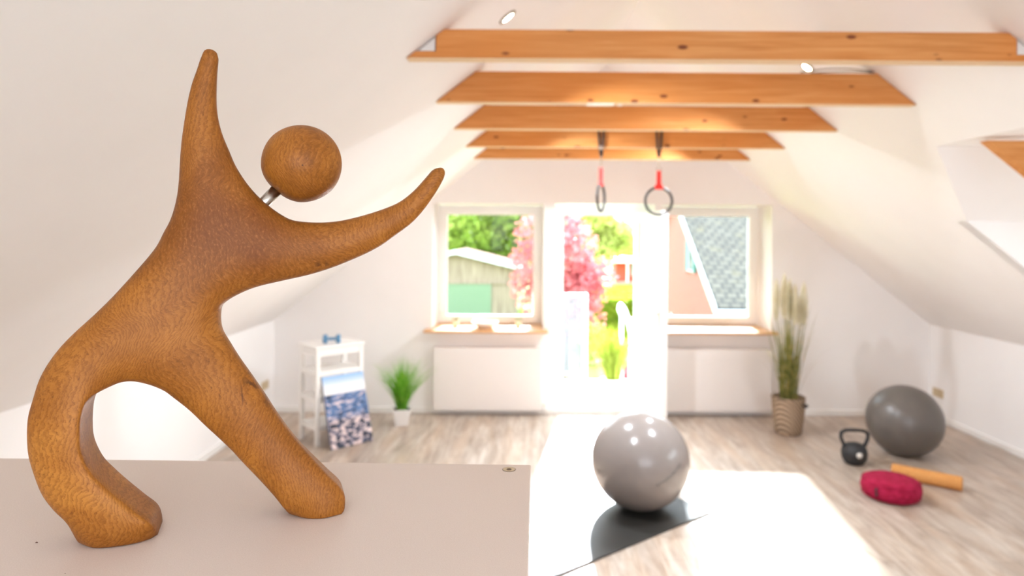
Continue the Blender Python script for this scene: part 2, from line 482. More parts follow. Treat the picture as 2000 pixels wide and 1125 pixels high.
# ---------------------------------------------------------------- room shell
XL, XR, YG, YB = -2.50, 4.05, 6.65, -2.0
ZK = 0.915                      # top of the knee walls
XA, ZA = 0.81, 3.486            # ridge
WT = 0.50                       # gable wall thickness
SL = (ZA-ZK)/(XA-XL); SR = (ZA-ZK)/(XR-XA)
def zl(x): return ZK + (x-XL)*SL
def zr(x): return ZK + (XR-x)*SR

bm = BM(); box(bm, XL-0.2, 5.0, YB-0.2, YG+0.02, -0.25, 0)
struct(obj('floor', bm, M['floor']), 'light grey-brown plank floor')
# gable wall with two window niches and the door opening
OPEN = [(-0.92, 0.19, 0.82, 2.10), (0.30, 1.30, 0.0, 2.10), (1.37, 2.47, 0.82, 2.10)]
def wall_with_holes(name, outer, holes, y0, y1, mat):
    """convex outer polygon (x,z) with rectangular holes, as a solid wall between y0 and y1"""
    zs = sorted({outer[0][1], *[h[2] for h in holes], *[h[3] for h in holes], ZK, ZA})
    verts, edges = [], []
    pts = [Vector(p) for p in outer]
    n0 = len(pts); edges += [(i, (i+1) % n0) for i in range(n0)]
    for h in holes:
        b = len(pts)
        pts += [Vector((h[0], h[2])), Vector((h[1], h[2])), Vector((h[1], h[3])), Vector((h[0], h[3]))]
        edges += [(b+i, b+(i+1) % 4) for i in range(4)]
    V, E, Fc, _, _, _ = delaunay_2d_cdt(pts, edges, [], 0, 1e-6)
    faces = []
    for f in Fc:
        cx = sum(V[i].x for i in f)/3; cz = sum(V[i].y for i in f)/3
        if any(h[0] < cx < h[1] and h[2] < cz < h[3] for h in holes): continue
        faces.append(list(f))
    bm = BM()
    A = [bm.verts.new((v.x, y0, v.y)) for v in V]; B = [bm.verts.new((v.x, y1, v.y)) for v in V]
    cnt = {}
    for f in faces:
        bm.faces.new([A[i] for i in f]); bm.faces.new([B[i] for i in f][::-1])
        for a, b in zip(f, f[1:]+f[:1]):
            cnt[tuple(sorted((a, b)))] = cnt.get(tuple(sorted((a, b))), 0)+1
    for (a, b), c in cnt.items():
        if c == 1: bm.faces.new([A[a], A[b], B[b], B[a]])
    return obj(name, bm, mat)
e = 0.001
struct(wall_with_holes('wall_gable', [(XL-0.2, 0.0), (XR+0.2, 0.0), (XR+0.2, zr(XR+0.2)), (XA, ZA), (XL-0.2, zl(XL-0.2))],
       [(a, b, max(c, 0.004), d) for a, b, c, d in OPEN], YG, YG+WT, M['wall']), 'white gable wall with two window niches and a door opening')
bm = BM(); box(bm, XL-0.2, XL, YB, YG, 0, ZK); struct(obj('wall_left', bm, M['wall']), 'low white knee wall on the left')
bm = BM(); box(bm, XR, XR+0.2, YB, YG, 0, ZK); struct(obj('wall_right', bm, M['wall']), 'low white knee wall on the right')
bm = BM(); box(bm, XL-0.2, 5.0, YB-0.2, YB, 0, 3.7); struct(obj('wall_back', bm, M['wall']))
# ceiling: left slope
T = 0.16
def slab(bm, quad):
    """quad of (x,y,z) on the inner face, thickened upwards"""
    A = [bm.verts.new(q) for q in quad]; B = [bm.verts.new((q[0], q[1], q[2]+T)) for q in quad]
    bm.faces.new(A); bm.faces.new(B[::-1]); n = len(quad)
    for i in range(n): bm.faces.new([A[i], B[i], B[(i+1) % n], A[(i+1) % n]])
bm = BM(); slab(bm, [(XL-0.2, YB, zl(XL-0.2)), (XA, YB, ZA), (XA, YG+WT, ZA), (XL-0.2, YG+WT, zl(XL-0.2))])
struct(obj('ceiling_left_slope', bm, M['ceiling']), 'white sloping ceiling on the left')
# right slope with the dormer opening
V1, V2, W1, W2 = 3.74, 4.25, 2.31, 2.31
DX1, DX2 = 2.31, 2.82; DY = [1.80, 2.31, 3.74, 4.25]
R = lambda x, y: (x, y, zr(x))
bm = BM()
slab(bm, [R(XA, DY[3]), R(XR+0.2, DY[3]), R(XR+0.2, YG+WT), R(XA, YG+WT)])
slab(bm, [R(XA, DY[0]), R(DX1, DY[0]), R(DX1, DY[3]), R(XA, DY[3])])
slab(bm, [R(DX1, DY[2]), R(DX2, DY[3]), R(DX1, DY[3])])
slab(bm, [R(DX1, DY[0]), R(DX2, DY[0]), R(DX1, DY[1])])
slab(bm, [R(XA, YB), R(XR+0.2, YB), R(XR+0.2, DY[0]), R(XA, DY[0])])
struct(obj('ceiling_right_slope', bm, M['ceiling']), 'white sloping ceiling on the right with a dormer opening')
XD = 4.62; zt = zr(DX1); ze = zr(DX2)
bm = BM()
slab(bm, [(DX1, DY[1], zt), (XD+0.1, DY[1], zt), (XD+0.1, DY[2], zt), (DX1, DY[2], zt)])
slab(bm, [(DX1, DY[2], zt), (XD+0.1, DY[2], zt), (XD+0.1, DY[3], ze), (DX2, DY[3], ze)])
slab(bm, [(DX1, DY[1], zt), (DX2, DY[0], ze), (XD+0.1, DY[0], ze), (XD+0.1, DY[1], zt)])
struct(obj('ceiling_dormer', bm, M['ceiling']), 'white three-sided dormer ceiling')
for nm, ya, yb in (('wall_dormer_far', DY[3], DY[3]+0.1), ('wall_dormer_near', DY[0]-0.1, DY[0])):
    bm = BM(); prism(bm, [(DX2, ze), (XR, ZK), (XD+0.1, ZK), (XD+0.1, ze)], 'Y', ya+(-0.001 if ya > 4 else 0.0), yb+(0.001 if ya < 4 else 0.0))
    struct(obj(nm, bm, M['wall']), 'white dormer cheek wall')
bm = BM(); box(bm, XR, XD+0.1, DY[0], DY[3], ZK-0.1, ZK); struct(obj('trim_dormer_sill', bm, M['white']))
bm = BM(); box(bm, XD, XD+0.1, DY[0], DY[3], ZK, 1.0); box(bm, XD, XD+0.1, DY[0], 2.0, 1.0, ze); box(bm, XD, XD+0.1, 4.05, DY[3], 1.0, ze)
prism(bm, [(DY[0], ze), (DY[3], ze), (DY[2], zt), (DY[1], zt)], 'X', XD, XD+0.1)
struct(obj('wall_dormer_end', bm, M['wall']))
w = struct(obj('window_3', (lambda b: (box(b, XD+0.03, XD+0.08, 2.0, 4.05, 1.0, 1.06), box(b, XD+0.03, XD+0.08, 2.0, 4.05, ze-0.06, ze), box(b, XD+0.03, XD+0.08, 2.0, 2.06, 1.06, ze-0.06), box(b, XD+0.03, XD+0.08, 3.99, 4.05, 1.06, ze-0.06), b)[-1])(BM()), M['pvc']), 'white dormer window')
bm = BM(); box(bm, XD+0.05, XD+0.056, 2.06, 3.99, 1.06, ze-0.06); obj('pane', bm, M['glass'], w)
# baseboards
bm = BM(); box(bm, XL, -0.0, YG-0.014, YG, 0.001, 0.06); box(bm, 0.0, 0.30, YG-0.014, YG, 0.001, 0.06); struct(obj('baseboard_gable_left', bm, M['white'], bevel=0.003), 'white skirting under the left window')
bm = BM(); box(bm, 1.30, XR, YG-0.014, YG, 0.001, 0.06); struct(obj('baseboard_gable_right', bm, M['white'], bevel=0.003), 'white skirting under the right window')
bm = BM(); box(bm, XL, XL+0.014, YB, YG-0.014, 0.001, 0.06); struct(obj('baseboard_left', bm, M['white'], bevel=0.003), 'white skirting along the left knee wall')
bm = BM(); box(bm, XR-0.014, XR, YB, YG-0.014, 0.001, 0.06); struct(obj('baseboard_right', bm, M['white'], bevel=0.003), 'white skirting along the right knee wall')

# windows in the gable
YW = 7.05
def ringframe(bm, x0, x1, z0, z1, t, y0, y1, tb=None):
    tb = tb or t
    box(bm, x0, x1, y0, y1, z0, z0+tb); box(bm, x0, x1, y0, y1, z1-t, z1)
    box(bm, x0, x0+t, y0, y1, z0+tb, z1-t); box(bm, x1-t, x1, y0, y1, z0+tb, z1-t)
def window(n, x0, x1, label):
    bm = BM(); ringframe(bm, x0, x1, 0.825, 2.095, 0.045, YW, YW+0.07)
    w = struct(obj('window_%d' % n, bm, M['pvc'], bevel=0.004), label)
    bm = BM(); ringframe(bm, x0+0.035, x1-0.035, 0.86, 2.06, 0.065, YW-0.02, YW+0.045, 0.075)
    obj('sash', bm, M['pvc'], w, bevel=0.006)
    bm = BM(); box(bm, x0+0.095, x1-0.095, YW+0.01, YW+0.016, 0.93, 2.0); obj('pane', bm, M['glass'], w)
    return w
w1 = window(1, -0.92, 0.19, 'white framed window left of the balcony door')
w2 = window(2, 1.37, 2.47, 'white framed window right of the balcony door')
for w, x in ((w1, 0.10), (w2, 2.39)):
    bm = BM(); box(bm, x-0.012, x+0.012, YW-0.03, YW-0.02, 1.38, 1.46); box(bm, x-0.008, x+0.008, YW-0.055, YW-0.03, 1.41, 1.43); box(bm, x-0.01, x+0.01, YW-0.065, YW-0.052, 1.32, 1.43)
    obj('handle', bm, M['white'], w, bevel=0.003)
for n, (x0, x1, lb) in enumerate([(-0.985, 0.235, 'wooden sill board of the left window'), (1.33, 2.49, 'wooden sill board of the right window')]):
    bm = BM(); box(bm, x0, x1, YG-0.15, YG-0.001, 0.822, 0.846); box(bm, max(x0, OPEN[n*2][0]+0.002), min(x1, OPEN[n*2][1]-0.002), YG-0.001, YW-0.001, 0.822, 0.846)
    struct(obj('trim_%d' % (n+1), bm, M['sill'], bevel=0.004), lb)

# balcony door: frame, threshold, leaf swung into the room
bm = BM()
box(bm, 0.305, 0.41, YW, YW+0.08, 0.07, 2.00); box(bm, 1.17, 1.295, YW, YW+0.08, 0.07, 2.00); box(bm, 0.305, 1.295, YW, YW+0.08, 2.001, 2.098)
d1 = struct(obj('door_1', bm, M['pvc'], bevel=0.004), 'white balcony door with its leaf open into the room')
bm = BM(); box(bm, 0.302, 1.298, YG+0.0, YW-0.03, 0.006, 0.05); box(bm, 0.302, 1.298, YW-0.03, YW+0.12, 0.006, 0.07); obj('threshold', bm, M['pvc'], d1, bevel=0.004)
ang = math.atan2(-0.79, 0.117)
leafm = bpy.data.objects.new('leaf', bpy.data.meshes.new('leaf'))
bm = BM()   # leaf frame in its own space: x along the leaf, y thickness
box(bm, 0, 0.80, -0.035, 0.035, 0.08, 0.20); box(bm, 0, 0.80, -0.035, 0.035, 1.93, 2.02)
box(bm, 0, 0.09, -0.035, 0.035, 0.20, 1.93); box(bm, 0.71, 0.80, -0.035, 0.035, 0.20, 1.93); box(bm, 0.09, 0.71, -0.035, 0.035, 1.36, 1.45)
leaf = obj('leaf', bm, M['pvc'], d1, loc=(1.185, 6.99, 0), rot=(0, 0, ang), bevel=0.005)
bm = BM(); box(bm, 0.09, 0.71, -0.018, 0.018, 0.20, 1.36); obj('lower_panel', bm, M['pvc'], leaf)
bm = BM(); box(bm, 0.09, 0.71, -0.008, 0.008, 1.45, 1.93); obj('upper_pane', bm, M['frosted'], leaf)
bm = BM()
for s in (-1, 1):
    box(bm, 0.742, 0.772, s*0.036, s*0.044, 0.92, 1.14); tube(bm, [(0.757, s*0.04, 1.05), (0.757, s*0.085, 1.05), (0.74, s*0.09, 1.05), (0.64, s*0.09, 1.05)], 0.009, 8)
obj('handle', bm, M['steel'], leaf, smooth=True)

# ---------------------------------------------------------------- beams
pinemats = [pine('pine_beam_%d' % i, i+1) for i in range(6)]
beams = [(2.648, 2.483, 2.600, 'pine collar beam nearest the camera, notched at its end'),
         (3.52, 2.483, 2.648, 'pine collar beam second from the camera, cable along its top'),
         (4.40, 2.483, 2.642, 'pine collar beam in the middle, no straps on it'),
         (5.29, 2.483, 2.640, 'pine collar beam that carries the two gymnastic rings'),
         (6.10, 2.483, 2.640, 'pine collar beam nearest the gable wall')]
for i, (y, z0, z1, lb) in enumerate(beams):
    xl = lambda z: XL + (z-ZK)/SL + 0.004
    xr = lambda z: XR - (z-ZK)/SR - 0.004
    if i == 0:
        zs, xs, xe = 2.512, xl(2.575), xr(2.575)
        poly = [(xl(z0), z0), (xr(z0), z0), (xr(zs), zs), (xe+0.0, zs), (xe, 2.575), (xr(z1), z1), (xl(z1), z1), (xs, 2.575), (xs, zs), (xl(zs), zs)]
    else:
        poly = [(xl(z0), z0), (xr(z0), z0), (xr(z1), z1), (xl(z1), z1)]
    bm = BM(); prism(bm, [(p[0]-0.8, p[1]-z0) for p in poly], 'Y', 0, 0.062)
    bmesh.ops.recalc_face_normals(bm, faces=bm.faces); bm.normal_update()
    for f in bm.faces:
        if f.normal.z < -0.9: f.material_index = 1  # beam undersides get the tone with painted floor bounce
    b = obj('collar_beam', bm, [pinemats[i], M['pinebounce']], loc=(0.8, y, z0), bevel=0.0025, seg=1)
    tag(b, lb, 'beam', 'pine collar beams across the room')
for (xa, lb, s) in ((xl(2.512), 'pale foam block in the notch at the left end of the nearest beam', 1), (xr(2.512), 'pale foam block in the notch at the right end of the nearest beam', -1)):
    bm = BM(); prism(bm, [(0.012*s, 0), (s*((2.575-2.512)/SL-0.004), 0), (s*((2.575-2.512)/SL-0.004), 0.052)], 'Y', 0.0, 0.06)
    tag(obj('filler_block', bm, M['styro'], loc=(xa, 2.649, 2.513)), lb, 'block')
# rafter that crosses the dormer opening
bm = BM()
p0 = (2.33, zr(2.33)); p1 = (3.55, zr(3.55)); nx_, nz_ = 0.62, 0.784
prism(bm, [(p0[0], p0[1]-0.004), (p1[0], p1[1]), (p1[0]+0.14, p1[1]+0.10), (p0[0]+0.22, p0[1]-0.004)], 'Y', 3.36, 3.42)
o = obj('rafter', bm, pinemats[5], bevel=0.002, seg=1)
tag(o, 'short pine rafter crossing the dormer opening at the right edge', 'beam')
# white plate under second beam
bm = BM(); box(bm, 0, 0.145, 0.006, 0.056, -0.006, 0); box(bm, 0.165, 0.19, 0.02, 0.045, -0.008, 0)
tag(obj('mounting_plate', bm, M['pvc'], loc=(0.325, 3.52, 2.483), bevel=0.002), 'small white plate screwed under the second beam', 'plate')

# recessed spots
def spot(x, y, side, label, n_):
    z = zl(x) if side < 0 else zr(x)
    slope = SL if side < 0 else -SR
    a = math.atan(slope)
    t = thing('ceiling_spot', label, 'spotlight', (x, y, z), 0, 'recessed ceiling spots')
    t.rotation_euler = (0, -a, 0)
    bm = BM(); lathe(bm, [(0.030, -0.001), (0.046, -0.002), (0.046, -0.006), (0.032, -0.010), (0.030, -0.001)], 28, cap=False); obj('bezel', bm, M['steel'], t, smooth=True)
    bm = BM(); lathe(bm, [(0.0, -0.006), (0.020, -0.008), (0.031, -0.006), (0.031, -0.001), (0.0, -0.001)], 24, cap=False); obj('lens', bm, M['bulb'], t, smooth=True)
    nrm = Vector((math.sin(a), 0, -math.cos(a)))
    l = lamp('spot_light', 'SPOT', (x+nrm.x*0.03, y, z+nrm.z*0.03), nrm, 92, (0.84, 0.915, 1.0))
    l.data.spot_size = math.radians(104); l.data.spot_blend = 0.85; l.data.shadow_soft_size = 0.03
spot(-0.0875, 3.07, -1, 'lit recessed spot in the left slope above the nearest beam', 0)
spot(1.68, 3.967, 1, 'lit recessed spot in the right slope behind the second beam', 1)
for (x, y, s, lb) in ((-0.0875, 4.86, -1, 'lit recessed spot in the left slope hidden behind the second beam'), (1.68, 5.72, 1, 'lit recessed spot in the right slope hidden behind the middle beam')):
    spot(x, y, s, lb, 0)
# loose cable on the second beam
o = thing('loose_cable', 'thin grey cable lying loose along the top of the second beam', 'cable', (0.8, 3.55, 2.65))
bm = BM()
for k, (x0, h, x1) in enumerate([(0.66, 0.030, 1.17), (0.72, 0.018, 1.12)]):
    P = catmull([(x0, 0, 0.005, 0), (x0+0.12, 0.0, h*0.8, 0), (x0+0.25, 0.01, h, 0), (x0+0.38, 0, h*0.45, 0), (x1, 0.0, 0.004, 0)], 0.02, False)
    tube(bm, [(p[0], p[1]-0.015+0.02*k, p[2]) for p in P], 0.003, 6)
obj('wire', bm, M['cable'], o, smooth=True)

# ---------------------------------------------------------------- gymnastic rings on the fourth beam
def gym_ring(x, rz, rc, buckle, label, group):
    yb = 5.29
    t = thing('gymnastic_ring', label, 'gymnastic ring', (x, yb-0.012, rc), 0, group)
    R_ = 0.108
    bm = BM(); tube(bm, [(R_*math.sin(2*PI*k/48), 0, R_*math.cos(2*PI*k/48)) for k in range(48)], 0.0105, 12, True)
    obj('ring', bm, M['ringplastic'], t, rot=(0, 0, rz), smooth=True)
    bm = BM()   # red webbing tab sewn round the ring
    zr0 = R_-0.016
    prism(bm, [(-0.036, zr0), (0.036, zr0), (0.030, zr0+0.030), (0.017, zr0+0.045), (0.015, zr0+0.148), (-0.015, zr0+0.148), (-0.017, zr0+0.045), (-0.030, zr0+0.030)], 'Y', -0.013, 0.013)
    obj('tab', bm, M['redstrap'], t, rot=(0, 0, rz), bevel=0.003)
    z1 = zr0+0.148
    bm = BM(); tube(bm, [(0.019*math.sin(2*PI*k/24), 0, z1+0.012+0.019*math.cos(2*PI*k/24)) for k in range(24)], 0.0035, 8, True)
    obj('link', bm, M['steel'], t, rot=(0, 0, rz), smooth=True)
    zb = 2.483-rc
    bm = BM(); ztop = z1+0.032
    tube(bm, [(0, 0, ztop), (0, 0, ztop+0.09)], 0.0055, 8); obj('shackle', bm, M['steel'], t, smooth=True)
    bm = BM()   # strap looped over the beam: front leg in front of the beam face, back leg behind
    for (dx, yy) in ((-0.022, -0.004), (0.022, -0.004), (0.0, 0.085)):
        yf = yy
        pts = [(0, 0.0, ztop+0.08), (dx*0.15, 0.0, zb-0.07), (dx*0.6, yf*0.8, zb+0.0), (dx, yf, zb+0.17)]
        tube(bm, [Vector(p) for p in pts], 0.011, 8, flat=(1, 0.25) if False else None) if False else None
        P = catmull([(*p, 0) for p in pts], 0.02, False)
        tube(bm, [(p[0], p[1], p[2]) for p in P], 0.0085, 8)
    pts = [(-0.022, -0.004, zb+0.165), (-0.014, 0.04, zb+0.172), (0.0, 0.085, zb+0.168)]
    tube(bm, pts, 0.009, 8); pts = [(0.022, -0.004, zb+0.165), (0.014, 0.04, zb+0.172), (0.0, 0.085, zb+0.168)]; tube(bm, pts, 0.009, 8)
    obj('strap', bm, M['strap'], t, smooth=True)
    if buckle:
        bm = BM(); box(bm, -0.017, 0.017, -0.016, -0.004, zb+0.02-0.04, zb+0.012); obj('buckle', bm, M['steel'], t, bevel=0.003)
gym_ring(0.601, math.radians(68), 2.083, True, 'dark gymnastic ring turned edge-on, left of the pair', 'gymnastic rings')
gym_ring(1.060, math.radians(4), 2.060, False, 'dark gymnastic ring facing the room, right of the pair', 'gymnastic rings')

# ---------------------------------------------------------------- radiators
def radiator(x0, x1, label, side):
    t = thing('radiator', label, 'radiator', ((x0+x1)/2, YG-0.06, 0.06), 0, 'panel radiators under the windows')
    w = (x1-x0)/2; h = 0.61
    bm = BM()
    box(bm, -w, w, -0.045, -0.040, 0.0, h)
    n = 26
    for k in range(n):
        a = -w+0.03+(2*w-0.06)*k/n
        box(bm, a+0.006, a+(2*w-0.06)/n-0.006, -0.0475, -0.045, 0.03, h-0.03)
    obj('front_panel', bm, M['radiator'], t, bevel=0.002)
    bm = BM(); box(bm, -w+0.01, w-0.01, 0.0, 0.045, 0.02, h-0.02); obj('back_panel', bm, M['radiator'], t)
    bm = BM(); box(bm, -w, w, -0.040, 0.045, h-0.012, h); 
    obj('top_grille', bm, M['radiator'], t, bevel=0.002)
    for s in (-1, 1):
        bm = BM(); box(bm, s*w-0.004 if s < 0 else w, s*w if s < 0 else w+0.004, -0.045, 0.045, 0, h); obj('side_cover', bm, M['radiator'], t)
    bm = BM()
    for dx in (0.03, 0.06):
        tube(bm, [(side*(w+0.01), 0.0, 0.10 if dx < 0.05 else 0.04), (side*(w+dx), 0.0, 0.10 if dx < 0.05 else 0.04), (side*(w+dx), 0.0, -0.055)], 0.008, 8)
    obj('pipe', bm, M['white'], t, smooth=True)
    bm = BM(); lathe(bm, [(0.0, 0.0), (0.017, 0.0), (0.019, 0.02), (0.016, 0.06), (0.0, 0.062)], 18, Matrix.Translation((side*(w+0.02), 0, 0.55)) @ Matrix.Rotation(side*PI/2, 4, 'Y'), cap=False)
    obj('thermostat_knob', bm, M['pvc'], t, smooth=True)
    bm = BM(); tube(bm, [(side*(w+0.03), 0, 0.04), (side*(w+0.045), 0, 0.04)], 0.013, 8); obj('valve', bm, M['beige'], t, smooth=True)
radiator(-0.885, 0.165, 'white panel radiator under the left window', 1)
radiator(1.38, 2.43, 'white panel radiator under the right window', -1)

# ---------------------------------------------------------------- sockets
def socket(x, y, z, rz, label):
    t = thing('wall_socket', label, 'socket', (x, y, z), rz, 'beige double sockets on the knee walls')
    bm = BM(); box(bm, 0, 0.010, -0.078, 0.078, -0.04, 0.04); obj('cover_plate', bm, M['beige'], t, bevel=0.003)
    for s in (-1, 1):
        bm = BM(); lathe(bm, [(0.021, 0.0), (0.024, 0.004), (0.024, 0.0)], 20, Matrix.Translation((0.010, s*0.037, 0)) @ Matrix.Rotation(PI/2, 4, 'Y'), cap=False)
        lathe(bm, [(0.0, 0.001), (0.021, 0.001)], 20, Matrix.Translation((0.010, s*0.037, 0)) @ Matrix.Rotation(PI/2, 4, 'Y'), cap=False)
        obj('outlet', bm, M['beige'], t, smooth=True)
socket(XL, 6.42, 0.32, 0, 'beige double socket on the left knee wall near the corner')
socket(XR, 6.50, 0.27, PI, 'beige double socket on the right knee wall behind the grey ball')

# ---------------------------------------------------------------- things on the left sill
def succulent(x, y, label, seed):
    rnd = random.Random(seed)
    t = thing('potted_succulent', label, 'potted plant', (x, y, 0.847), 0, 'tiny pots on the left window sill')
    bm = BM(); lathe(bm, [(0.0, 0.0), (0.024, 0.0), (0.032, 0.055), (0.035, 0.058), (0.035, 0.066), (0.030, 0.066), (0.028, 0.05), (0.0, 0.05)], 24, cap=False); obj('pot', bm, M['porcelain'], t, smooth=True)
    bm = BM()
    for k in range(34):
        a = rnd.random()*2*PI; r = rnd.uniform(0.1, 1)*0.034; L = rnd.uniform(0.022, 0.038)
        d = Vector((math.cos(a)*r*35*0.02, math.sin(a)*r*35*0.02, L))
        p = Vector((math.cos(a)*r*0.5, math.sin(a)*r*0.5, 0.052))
        tube(bm, [p, p+d*0.5, p+d], [0.004, 0.006, 0.001], 6)
    obj('leaves', bm, M['patiograss'], t, smooth=True)
succulent(-0.70, 6.80, 'tiny green succulent in a pale pot, left end of the left sill', 1)
succulent(-0.06, 6.80, 'tiny green succulent in a pale pot, right end of the left sill', 2)
bm = BM(); lathe(bm, [(0.0, 0.0), (0.075, 0.0), (0.085, 0.012), (0.125, 0.045), (0.135, 0.062), (0.130, 0.064), (0.118, 0.048), (0.075, 0.018), (0.0, 0.014)], 40, cap=False)
tag(obj('shallow_bowl', bm, M['porcelain'], loc=(-0.395, 6.71, 0.847), smooth=True), 'shallow white bowl in the middle of the left window sill', 'bowl')

# ---------------------------------------------------------------- white shelf stand, dumbbell, canvas
sa = math.atan2(0.29, 0.30)
st = thing('shelf_stand', 'tall white shelf stand with three open shelves beside the seascape', 'shelf', (-1.735, 5.595, 0), sa)
LX, LY, LH = 0.405, 0.285, 0.835
for px_, py_ in ((0, 0), (LX, 0), (0, LY), (LX, LY)):
    bm = BM(); box(bm, px_-0.018+ (0.0), px_+0.018, py_-0.018, py_+0.018, 0.0, LH-0.02); obj('leg', bm, M['white'], st, bevel=0.003)
bm = BM(); box(bm, -0.03, LX+0.03, -0.03, LY+0.03, LH-0.02, LH); obj('top', bm, M['white'], st, bevel=0.004)
bm = BM()
for a, b, c_, d_ in ((0.018, LX-0.018, -0.012, 0.006), (0.018, LX-0.018, LY-0.006, LY+0.012), (-0.012, 0.006, 0.018, LY-0.018), (LX-0.006, LX+0.012, 0.018, LY-0.018)):
    box(bm, a, b, c_, d_, LH-0.085, LH-0.02)
obj('apron', bm, M['white'], st)
for z in (0.62, 0.40, 0.16):
    bm = BM()
    box(bm, 0.018, LX-0.018, -0.010, LY+0.010, z-0.012, z); box(bm, -0.010, 0.018, 0.018, LY-0.018, z-0.012, z); box(bm, LX-0.018, LX+0.010, 0.018, LY-0.018, z-0.012, z)
    for (a, b, c_, d_) in ((0.018, LX-0.018, -0.012, 0.004), (0.018, LX-0.018, LY-0.004, LY+0.012), (-0.012, 0.004, 0.018, LY-0.018), (LX-0.004, LX+0.012, 0.018, LY-0.018)):
        box(bm, a, b, c_, d_, z-0.038, z-0.012)
    obj('shelf', bm, M['white'], st)

db = thing('dumbbell', 'small blue dumbbell lying on top of the white shelf stand', 'dumbbell', (-1.670, 5.78, 0.836+0.0365), math.radians(12))
def hexhead(bm, x0, x1, r):
    prof = [(x0, r*0.8), (x0+0.006, r), (x1-0.006, r), (x1, r*0.8)]
    rings = [[bm.verts.new((x, rr*math.cos(PI/3*k), rr*math.sin(PI/3*k))) for k in range(6)] for x, rr in prof]
    for a, b in zip(rings, rings[1:]):
        for k in range(6): bm.faces.new([a[k], a[(k+1) % 6], b[(k+1) % 6], b[k]])
    bm.faces.new(rings[0][::-1]); bm.faces.new(rings[-1])
for s in (-1, 1):
    bm = BM(); a, b = sorted((s*0.036, s*0.074)); hexhead(bm, a, b, 0.042); obj('weight_head', bm, M['blue'], db, bevel=0.003)
bm = BM(); tube(bm, [(-0.05, 0, 0), (-0.03, 0, 0), (0, 0, 0), (0.03, 0, 0), (0.05, 0, 0)], [0.017, 0.013, 0.014, 0.013, 0.017], 14); obj('grip', bm, M['blue'], db, smooth=True)

ca = math.atan2(0.27, 0.28)
lean = math.asin(0.185/0.61)
cv = thing('canvas_picture', 'seascape canvas with blue water and foam, leaning on the white shelf stand', 'picture', (-1.575, 5.47, 0.0), ca)
pv = Matrix.Rotation(-lean, 4, 'X')
bm = BM(); box(bm, 0, 0.39, 0.0, 0.0012, 0.004, 0.604)
o = obj('print', bm, M['print'], cv); o.rotation_euler = (-lean, 0, 0)
bm = BM(); box(bm, 0.0, 0.39, 0.0014, 0.02, 0.004, 0.604)
o = obj('stretcher_frame', bm, M['edge'], cv); o.rotation_euler = (-lean, 0, 0)

# ---------------------------------------------------------------- plants
def blades(n, h0, h1, spread, width, seed, base_r=0.03, droop=0.25, nseg=6, z0=0.0, lean_bias=None):
    rnd = random.Random(seed)
    V, Fc = [], []
    for k in range(n):
        a = rnd.random()*2*PI; L = rnd.uniform(h0, h1); out = rnd.random()**0.8*spread*L
        br = rnd.random()*base_r; p = np.array([math.cos(a)*br, math.sin(a)*br, z0])
        tw = a+PI/2+rnd.uniform(-1, 1); sd = np.array([math.cos(tw), math.sin(tw), 0])
        b = len(V); bend = rnd.uniform(1.3, 2.2)
        for i in range(nseg+1):
            t = i/nseg
            q = p+np.array([math.cos(a), math.sin(a), 0])*out*t**bend+np.array([0, 0, 1])*L*(t-droop*(out/L)*t**3)
            w = width*(1-t)**0.6*(0.6+0.4*min(1, t*5)) + 0.0003
            V.append(q-sd*w/2); V.append(q+sd*w/2)
        for i in range(nseg):
            Fc.append((b+2*i, b+2*i+1, b+2*i+3, b+2*i+2))
    return V, Fc
def square_pot(name, parent, w0, w1, h):
    bm = BM()
    def ring(s, z): return [bm.verts.new((sx_*s, sy_*s, z)) for sx_, sy_ in ((-1, -1), (1, -1), (1, 1), (-1, 1))]
    R_ = [ring(w0, 0), ring(w1, h-0.01), ring(w1+0.004, h), ring(w1-0.006, h), ring(w1-0.008, h-0.03)]
    for a, b in zip(R_, R_[1:]):
        for k in range(4): bm.faces.new([a[k], a[(k+1) % 4], b[(k+1) % 4], b[k]])
    bm.faces.new(R_[0][::-1]); bm.faces.new(R_[-1])
    return obj(name, bm, M['porcelain'], parent, bevel=0.004)
gp = thing('potted_grass', 'bushy green grass in a small white square pot by the gable wall', 'potted plant', (-1.14, 6.24, 0), math.radians(8))
square_pot('pot', gp, 0.058, 0.080, 0.155)
V, Fc = blades(420, 0.30, 0.56, 0.68, 0.007, 5, 0.045, 0.3, z0=0.13); raw('foliage', V, Fc, M['blade'], gp)
bm = BM(); box(bm, -0.072, 0.072, -0.072, 0.072, 0.12, 0.135); obj('soil', bm, M['soil'], gp)

rp_ = thing('potted_pampas_grass', 'tall reed grass with cream plumes in a woven basket', 'potted plant', (2.405, 6.05, 0), 0)
bm = BM(); lathe(bm, [(0.0, 0.0), (0.105, 0.0), (0.118, 0.02), (0.132, 0.12), (0.143, 0.24), (0.146, 0.325), (0.150, 0.332), (0.143, 0.336), (0.136, 0.32), (0.132, 0.29), (0.0, 0.285)], 40, cap=False)
obj('basket', bm, M['basket'], rp_, smooth=True)
bm = BM(); tube(bm, [(0.115, -0.105, 0.285), (0.125, -0.122, 0.275), (0.105, -0.142, 0.270), (0.085, -0.140, 0.278), (0.080, -0.125, 0.29)], 0.009, 8); obj('handle', bm, M['strap'], rp_, smooth=True)
V, Fc = blades(150, 0.45, 0.95, 0.22, 0.010, 9, 0.075, 0.3, z0=0.28)
V2_, F2_ = blades(26, 0.35, 0.75, 0.6, 0.007, 11, 0.09, 0.6, z0=0.28)
b = len(V); V += V2_; Fc += [tuple(i+b for i in f) for f in F2_]; raw('reeds', V, Fc, M['reed'], rp_)
rnd = random.Random(4)
